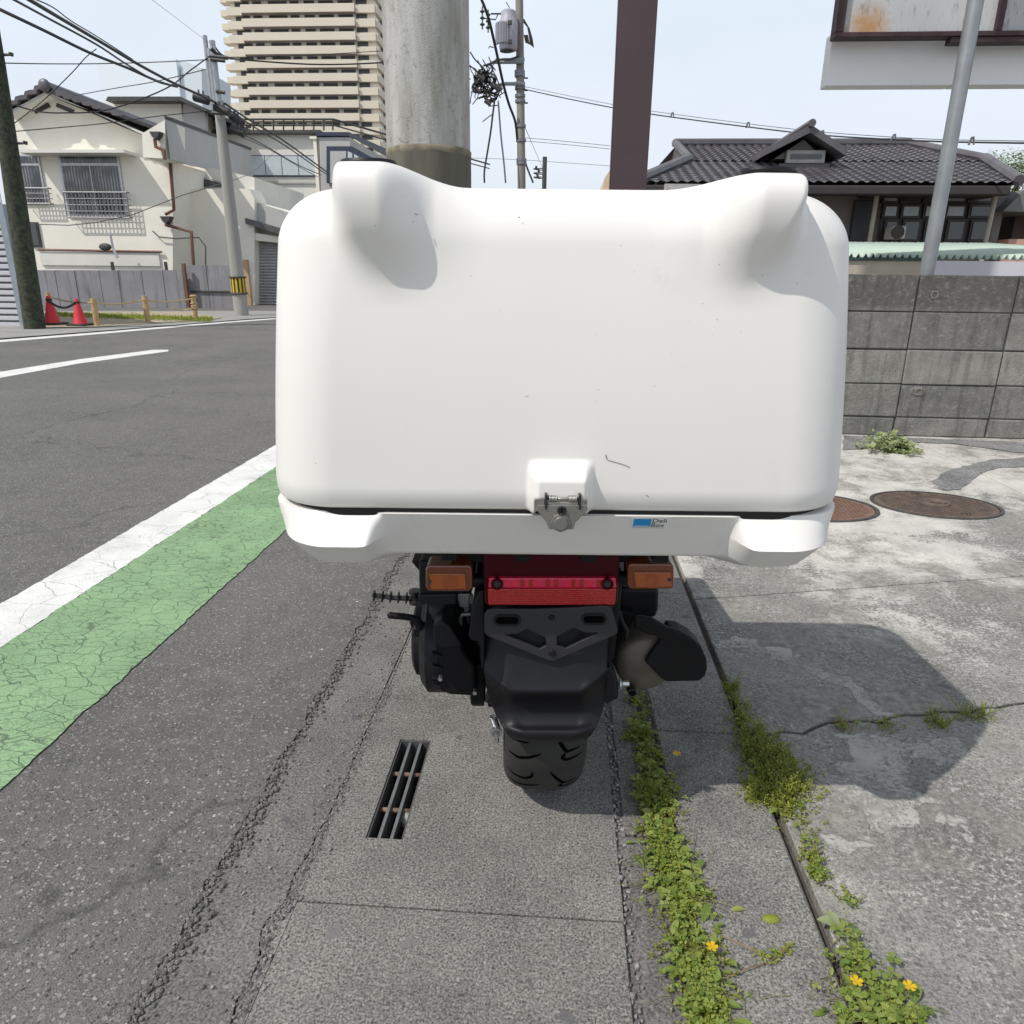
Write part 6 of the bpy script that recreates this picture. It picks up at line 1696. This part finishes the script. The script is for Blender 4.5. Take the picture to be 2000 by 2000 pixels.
# ---- traffic cones, rope barrier
M['cone_red'] = simple('faded_red_cone', (0.62, 0.03, 0.045), .55, var=.08)
def cone(dx, y0, y1, label):
    b = gnd(dx + 3, y1 + 1); hgt = at(dx, y0, b.y).z
    o = empty('traffic_cone', (b.x, b.y, .021), label=label, cat='traffic cone', group='red cones at the yard corner')
    MB().lathe([(hgt * .27, .03), (hgt * .25, .05), (hgt * .055, hgt), (.0, hgt)], (0, 0, 0), n=28).build('cone_body', M['cone_red'], o, smooth=45)
    m = MB(); m.box(-hgt * .36, hgt * .36, -hgt * .36, hgt * .36, 0, .045); m.build('base', M['rubber'], o, bevel=.012)
    m = MB(); m.lathe([(hgt * .10, hgt * .83), (hgt * .095, hgt * .90), (hgt * .06, hgt * .91)], (0, 0, 0), n=20); m.build('bar_ring', M['rubber'], o, smooth=40)
    return b, hgt
ca, ha = cone(98, 560, 614, 'red traffic cone nearest the mossy pole'); cb, hb2 = cone(150, 566, 616, 'red traffic cone nearest the rope barrier posts')
p, q = Vector((ca.x, ca.y - .05, ha * .9)), Vector((cb.x, cb.y - .05, hb2 * .9)); m = MB(); m.tube([p.lerp(q, i / 10) - Vector((0, 0, .12 * math.sin(math.pi * i / 10))) for i in range(11)], .022, 7)
m.build('cone_chain', M['rubber'], smooth=40, label='black plastic bar sagging between the two red cones', cat='barrier chain')
M['wood'] = simple('yellowish_timber', (0.48, 0.33, 0.17), .85, var=.2, scale=10)
rb_ = []
for k, (px, y0, y1) in enumerate(((97, 552, 592), (184, 563, 617), (280, 558, 611), (370, 556, 605))):
    g = gnd(px, y1); hh = at(px, y0, g.y).z; m = MB(); m.tube([(0, 0, -.02), (0, 0, hh - .02), (0, 0, hh)], .055, 10)
    o = m.build('barrier_post', M['wood'], smooth=40, label=['wooden post behind the first red cone', 'short brown wooden rope post right of the cones', 'middle wooden rope post in front of the metal fence', 'rightmost wooden rope post, with rope wound round it'][k], cat='post', group='wooden posts of the rope barrier'); o.location = g; rb_.append((g, hh))
m = MB()
for (a, b) in zip(rb_[:-1], rb_[1:]):
    p, q = a[0] + Vector((0, -.06, a[1] * .85)), b[0] + Vector((0, -.06, b[1] * .85)); m.tube([p.lerp(q, i / 10) - Vector((0, 0, .05 * math.sin(math.pi * i / 10))) for i in range(11)], .018, 6)
g, hh = rb_[3]
for z in (.25, .30, .36, .52): m.tube([g + Vector((.07 * math.cos(a * .785), .07 * math.sin(a * .785), z + a * .004)) for a in range(9)], .016, 5)
p = g + Vector((0, -.06, hh * .5)); q = rb_[2][0].lerp(g, .55) + Vector((0, -.06, .30)); m.tube([p, p.lerp(q, .5) - Vector((0, 0, .06)), q], .015, 5)
m.build('barrier_rope', simple('tan_rope', (.50, .38, .20), .9), smooth=40, label='tan rope strung along the wooden posts', cat='rope')
# grass edge of the yard
m = MB()
for k in range(5200):
    t_ = random.random(); px = 100 + 300 * t_; py = 594 + 10 * t_ + random.gauss(0, 2.0)
    g = gnd(px, py, .03); d = rv(.4, 2); leaf(m, g, d, random.uniform(.03, .09), .02)
m.build('yard_grass', M['weed'], label='low grass growing along the foot of the metal fence', cat='grass', kind='stuff')

# ---- centre: utility pole with transformer
UY = 21
ub = at(984, 340, UY); rr0 = (at(992.5, 300, UY).x - at(975.5, 300, UY).x) / 2
U = Thing('utility_pole', (ub.x, UY, 0), 'concrete utility pole carrying a grey transformer, between the thick pole and the brown post', 'utility pole')
zt_ = at(979, -60, UY).z; xt_ = at(979, -60, UY).x
m = MB(); m.tube([(ub.x + .05, UY, -.2), (ub.x, UY, ub.z), (xt_, UY, zt_)], rr0, 20, r2=rr0 * .8); U.put(m, 'shaft', simple('brownish_concrete', (.235, .215, .19), .85, var=.12, scale=3, streak=True), smooth=40)
tcx, tz0, tz1 = at(957, 60, UY).x, at(957, 101, UY).z, at(957, 26, UY).z; trr = (at(974, 60, UY).x - at(940, 60, UY).x) / 2
M['trafo'] = simple('lilac_grey_enamel', (.36, .36, .42), .5, var=.05)
m = MB().lathe([(0, 0), (trr * .85, 0), (trr, .05), (trr, (tz1 - tz0) * .72), (trr * .82, (tz1 - tz0) * .80), (trr * .80, (tz1 - tz0) * .96), (trr * .6, tz1 - tz0), (0, tz1 - tz0)], (tcx + .05, UY - .25, tz0), n=32); tf = U.put(m, 'transformer_tank', M['trafo'], smooth=35)
for k in range(9):
    a = R(190 + k * 11); m = MB(); m.box(-.012, .012, -.05, .02, .12, (tz1 - tz0) * .66)
    c_, s_ = math.cos(a + math.pi / 2), math.sin(a + math.pi / 2); m.v = [(tcx + trr * math.cos(a) + x * c_ - y * s_, UY - .25 + trr * math.sin(a) + x * s_ + y * c_, z + tz0) for x, y, z in m.v]; U.put(m, 'cooling_fin', M['trafo'], tf)
m = MB().lathe([(.0, -.02), (trr * .72, -.02), (trr * .72, .01), (0, .01)], (tcx, UY - .25, tz0), n=28); U.put(m, 'tank_foot', M['darkmetal'], tf)
for px, py in ((952, 42), (952, 78)): m = MB(); p = at(px + 10, py, UY - .6); m.box(p.x - .05, p.x + .05, UY - .62, UY - .54, p.z - .04, p.z + .04); U.put(m, 'tank_lug', M['darkmetal'], tf)
for (x0_, x1_, yy, dd) in ((925, 989, 113, 5), (925, 989, 117, 0), (941, 989, 158, 3)):
    m = MB(); m.tube([at(x0_, yy + dd, UY - .15), at(x0_ + 12, yy, UY - .15), at(x1_, yy, UY - .15)], .045, 7); U.put(m, 'cross_arm', simple('galv_arm', (.30, .33, .35), .5, .5), smooth=40)
for yy in (112, 136, 142, 158, 166, 181, 191, 238, 265, 302, 308):
    z = at(983, yy, UY).z; x = at(980 + (yy - 110) * .02, yy, UY).x; m = MB().lathe([(rr0 * .98, -.035), (rr0 * 1.13, -.035), (rr0 * 1.13, .035), (rr0 * .98, .035)], (x, UY, z), n=16); U.put(m, 'clamp', simple('clamp_steel', (.20, .21, .22), .5, .4) if yy == 112 else bpy.data.materials['clamp_steel'])
for yy in (147, 170, 194):
    m = MB(); m.tube([at(973, yy, UY), at(996, yy + .5, UY)], .02, 5); U.put(m, 'step_bolt', M['darkmetal'])
for k, px in enumerate((910, 921)):
    m = MB(); p = at(px, 34 + 6 * k, UY); m.tube([p + Vector((0, 0, .25)), p + Vector((0, 0, -.25))], .018, 5)
    for j in range(3): m.sphere(p + Vector((0, 0, .14 - .14 * j)), .065, 8, 5, (1, 1, .5))
    U.put(m, 'insulator', M['darkmetal'])
m = MB(); m.tube([at(906, 34, UY), at(935, 37, UY), at(940, 26, UY)], .015, 4); m.tube([at(926, 26, UY), at(950, 26, UY)], .02, 4); U.put(m, 'insulator_arm', M['darkmetal'])
# right side cable bundle
m = MB()
for k in range(7):
    m.tube([at(988, 36 + k, UY - .3), at(995 + k * .6, 48 + k, UY - .3), at(998 + k, 64 + k * 1.5, UY - .3), at(1001 + k * 1.0, 84 + k, UY - .3), at(992 + k, 80, UY - .3), at(989 + k, 66, UY - .3)], .014, 4, cap=False)
U.put(m, 'cable_bundle', M['darkmetal'], kind='stuff')
# tangled service cables beside the pole
tg = Thing('cable_tangle', (at(915, 155, UY).x, UY - .3, at(915, 155, UY).z), 'black tangle of coiled service cables left of the transformer pole', 'cables')
m = MB()
rnd = random.Random(3)
for k in range(30):
    cx, cy = rnd.choice(((905, 148), (912, 140), (918, 130), (903, 165), (912, 178), (926, 182), (932, 172), (925, 150))); P = []
    r1 = rnd.uniform(4, 12); a0_ = rnd.uniform(0, 6.28); sp = rnd.uniform(2.5, 6)
    for i in range(12):
        a = a0_ + sp * i / 11; P.append(at(cx + r1 * math.cos(a) + rnd.uniform(-1, 1), cy + r1 * .9 * math.sin(a) + rnd.uniform(-1, 1), UY - .3 + rnd.uniform(-.15, .15)))
    m.tube(P, rnd.choice((.012, .018, .026)), 4, cap=False)
for k in range(80):
    p = at(rnd.gauss(914, 12), rnd.gauss(158, 19), UY - .3); d = Vector((rnd.uniform(-1, 1), rnd.uniform(-.3, .3), rnd.uniform(-1, 1))) * .17; m.tube([p - d, p + Vector((rnd.uniform(-.04, .04), 0, rnd.uniform(-.04, .04))), p + d], .013, 4, cap=False)
tg.put(m, 'cable_coils', M['darkmetal'], kind='stuff')
m = MB()
for (cx, cy, L) in ((902, 143, .2), (925, 158, .3), (898, 168, .15), (934, 160, .22), (915, 190, .18)):
    p = at(cx, cy, UY - .4); m = MB(); m.tube([p, p + Vector((L * .8, 0, -L * .5))], .05, 7); tg.put(m, 'connector', M['darkmetal'], smooth=40)
# small distant pole
D = Thing('utility_pole', (at(1028, 340, 60).x, 60, 0), 'tiny distant utility pole seen just above the box lid', 'utility pole')
m = MB(); a = at(1028, 296, 60); m.tube([(a.x, 60, -.2), (a.x, 60, a.z)], .17, 8); D.put(m, 'shaft', M['darkmetal'])
for k in range(6):
    p = at(1024, 318 + k * 4, 60); m = MB(); m.tube([p + Vector((-.7, 0, .1 * (k % 2))), p + Vector((.3, 0, 0))], .035, 4); m.sphere(p + Vector((-.5 + .1 * (k % 3), 0, .1)), .10, 6, 4); D.put(m, 'cross_arm', M['darkmetal'])

# ---- overhead wires, each a thing
M['wire'] = simple('black_wire', (.025, .025, .027), .6)
M['wire_g'] = simple('grey_wire', (.13, .13, .14), .6)
def wire(pts, Ys, r, label, mt='wire', name='overhead_wire', spacers=0, cat='wire'):
    n = len(pts); P = []
    if isinstance(Ys, (int, float)): Ys = [Ys] * n
    if len(Ys) == 2 and n > 2: Ys = [Ys[0] + (Ys[1] - Ys[0]) * i / (n - 1) for i in range(n)]
    C = [at(x, y, Y) for (x, y), Y in zip(pts, Ys)]
    for i in range(n - 1):
        p0 = C[max(0, i - 1)]; p1 = C[i]; p2 = C[i + 1]; p3 = C[min(n - 1, i + 2)]
        for k in range(6):
            t = k / 6; P.append(.5 * ((2 * p1) + (p2 - p0) * t + (2 * p0 - 5 * p1 + 4 * p2 - p3) * t * t + (3 * p1 - p0 - 3 * p2 + p3) * t ** 3))
    P.append(C[-1]); o0 = C[0].copy()
    m = MB(); m.tube([p - o0 for p in P], r * .72, 6); o = m.build(name, M[mt], smooth=True, label=label, cat=cat); o.location = o0
    return o
W = wire
W([(-20, 8), (0, 18), (80, 56), (168, 99), (240, 128), (297, 153), (334, 164)], (10, 17.6), .034, 'lowest thick black cable descending from the top left corner')
W([(20, -4), (90, 34), (182, 84), (240, 122), (294, 153), (318, 160)], (10, 17.6), .022, 'middle black cable descending from the top left corner')
W([(46, -6), (120, 38), (193, 81), (262, 122), (328, 157), (386, 183), (412, 196)], (10, 18.0), .034, 'upper thick black cable descending to the slim pole')
W([(60, -4), (100, 14), (135, 40), (185, 70), (250, 112)], (10, 14), .012, 'thin messenger wire just above the thick left cables')
W([(6, 119), (100, 120.5), (196, 120), (300, 117), (404, 112)], (13, 18.6), .014, 'level thin wire from the mossy pole to the slim pole')
W([(137, 181), (220, 166), (297, 153), (403, 127)], (22, 18.6), .014, 'wire rising from the tiled gable to the slim pole')
W([(25, 234), (81, 190), (135, 138), (161, 109), (182, 92)], (13.5, 14), .011, 'thin wire crossing the gable up to the left cables')
W([(34, 200), (70, 210), (118, 213), (204, 207), (311, 168), (360, 132), (400, 103)], (13.5, 18.5), .019, 'sagging black wire looping across the cream house front')
W([(26, 248), (120, 240), (204, 232), (300, 219), (406, 208)], (13.5, 18.5), .013, 'slightly twisted wire running below the sagging one to the slim pole')
W([(282, -4), (330, 32), (380, 70), (404, 86)], (14, 18.6), .005, 'hair thin wire from the top edge to the slim pole top', 'wire_g')
W([(424, 195), (470, 226), (530, 262), (590, 305), (622, 328)], (18.7, 30), .034, 'topmost cable running down right from the slim pole')
W([(428, 204), (480, 240), (540, 276), (600, 318), (618, 330)], (18.7, 30), .026, 'second cable running down right from the slim pole')
W([(452, 250), (500, 275), (560, 310), (606, 330)], (18.7, 30), .020, 'third cable running down right from the slim pole')
W([(455, 258), (510, 283), (570, 318), (600, 334)], (18.7, 30), .014, 'lowest thin cable running down right from the slim pole')
W([(404, 86), (418, 103), (440, 111), (472, 114), (577, 121), (660, 121), (740, 117)], (18.5, 24), .030, 'thick cable crossing in front of the tower to the thick pole')
W([(420, 108), (500, 107), (600, 103), (740, 95)], (18.5, 24), .014, 'thin cable above the thick one across the tower')
W([(398, 92), (412, 104), (430, 110)], (18.4, 18.6), .06, 'bundled cable loop at the head of the slim pole')
W([(440, 340), (480, 322), (525, 280)], (22, 30), .012, 'stray thin wire slanting up across the window band', 'wire_g')
W([(468, 215), (500, 152), (545, 224)], (30, 34), .0, 'x') if False else None
W([(905, -8), (913, 10), (923, 39), (936, 95), (949, 156), (960, 196), (972, 229), (976, 262)], (17, 20.6), .045, 'thick dark cable descending from the top edge beside the transformer')
W([(933, 190), (929, 222), (926, 247), (920, 285), (914, 322), (914, 345)], 20.6, .036, 'left hanging cable dropping from the cable tangle to the lid')
W([(940, 190), (945, 255), (950, 300), (954, 345)], 20.6, .034, 'right hanging cable dropping from the cable tangle to the lid', 'wire_g')
W([(987, 288), (993, 312), (1006, 345)], 21.2, .04, 'short guy cable at the right foot of the transformer pole', 'wire_g')
W([(986, 200), (989, 235), (1000, 262), (1012, 290), (1024, 318)], (21, 58), .02, 'thin cable sloping right from the transformer pole to the distant pole', 'wire_g')
W([(988, 168), (1060, 184), (1155, 203), (1240, 217), (1399, 238), (1539, 254), (1660, 262), (1771, 267), (1932, 270), (2000, 270)], (21, 10), .018, 'lower strand of the long power line over the tiled house roof')
W([(988, 163), (1060, 178), (1155, 197), (1240, 211), (1399, 232), (1539, 248), (1660, 257), (1771, 263), (1932, 266), (2000, 266)], (21, 10), .009, 'upper thin strand of the long power line over the tiled house roof', 'wire_g')
W([(990, 260), (1060, 266), (1150, 275)], 30, .014, 'faint pair wire between the transformer pole and the brown post, upper', 'wire_g')
W([(990, 266), (1060, 272), (1150, 281)], 30, .014, 'faint pair wire between the transformer pole and the brown post, lower', 'wire_g')
W([(888, 298), (990, 302), (1150, 313)], 34, .013, 'faint lowest wire passing behind the transformer pole', 'wire_g')
W([(887, 98), (896, 112), (906, 122), (915, 132)], 20.6, .026, 'short cable from the thick pole into the cable tangle, upper')
W([(887, 124), (896, 132), (904, 140)], 20.6, .026, 'short cable from the thick pole into the cable tangle, lower')
W([(980, 106), (960, 112), (940, 113), (925, 120), (912, 124)], 20.6, .035, 'bent cable from under the transformer into the tangle')
W([(1790, 308), (1932, 316), (2000, 320)], 25, .012, 'faint wire right of the galvanised pole', 'wire_g')
W([(955, 4), (962, 18), (958, 30)], 20.7, .018, 'small jumper wire on top of the transformer', 'wire_g')
for k, (px, py) in enumerate(((1159, 199), (1268, 217), (1411, 236), (1551, 252), (1686, 260), (1833, 266))):
    t_ = (px - 988) / 1012; Yk = 21 - 11 * t_; p = at(px, py, Yk)
    m = MB(); m.tube([p + Vector((-.03, 0, -.05)), p + Vector((0, 0, .05))], .018, 5); m.tube([p + Vector((.04, 0, -.05)), p + Vector((.02, 0, .06))], .012, 5); m.v = [tuple(Vector(v) - p) for v in m.v]
    o = m.build('line_spacer', M['wire_g'], label='small clamp on the long power line ' + ['nearest the brown post, left side', 'just right of the brown post', 'between brown post and dormer', 'right above the dormer peak', 'between dormer and galvanised pole', 'just right of the galvanised pole'][k], cat='wire clamp', group='clamps along the long power line'); o.location = p
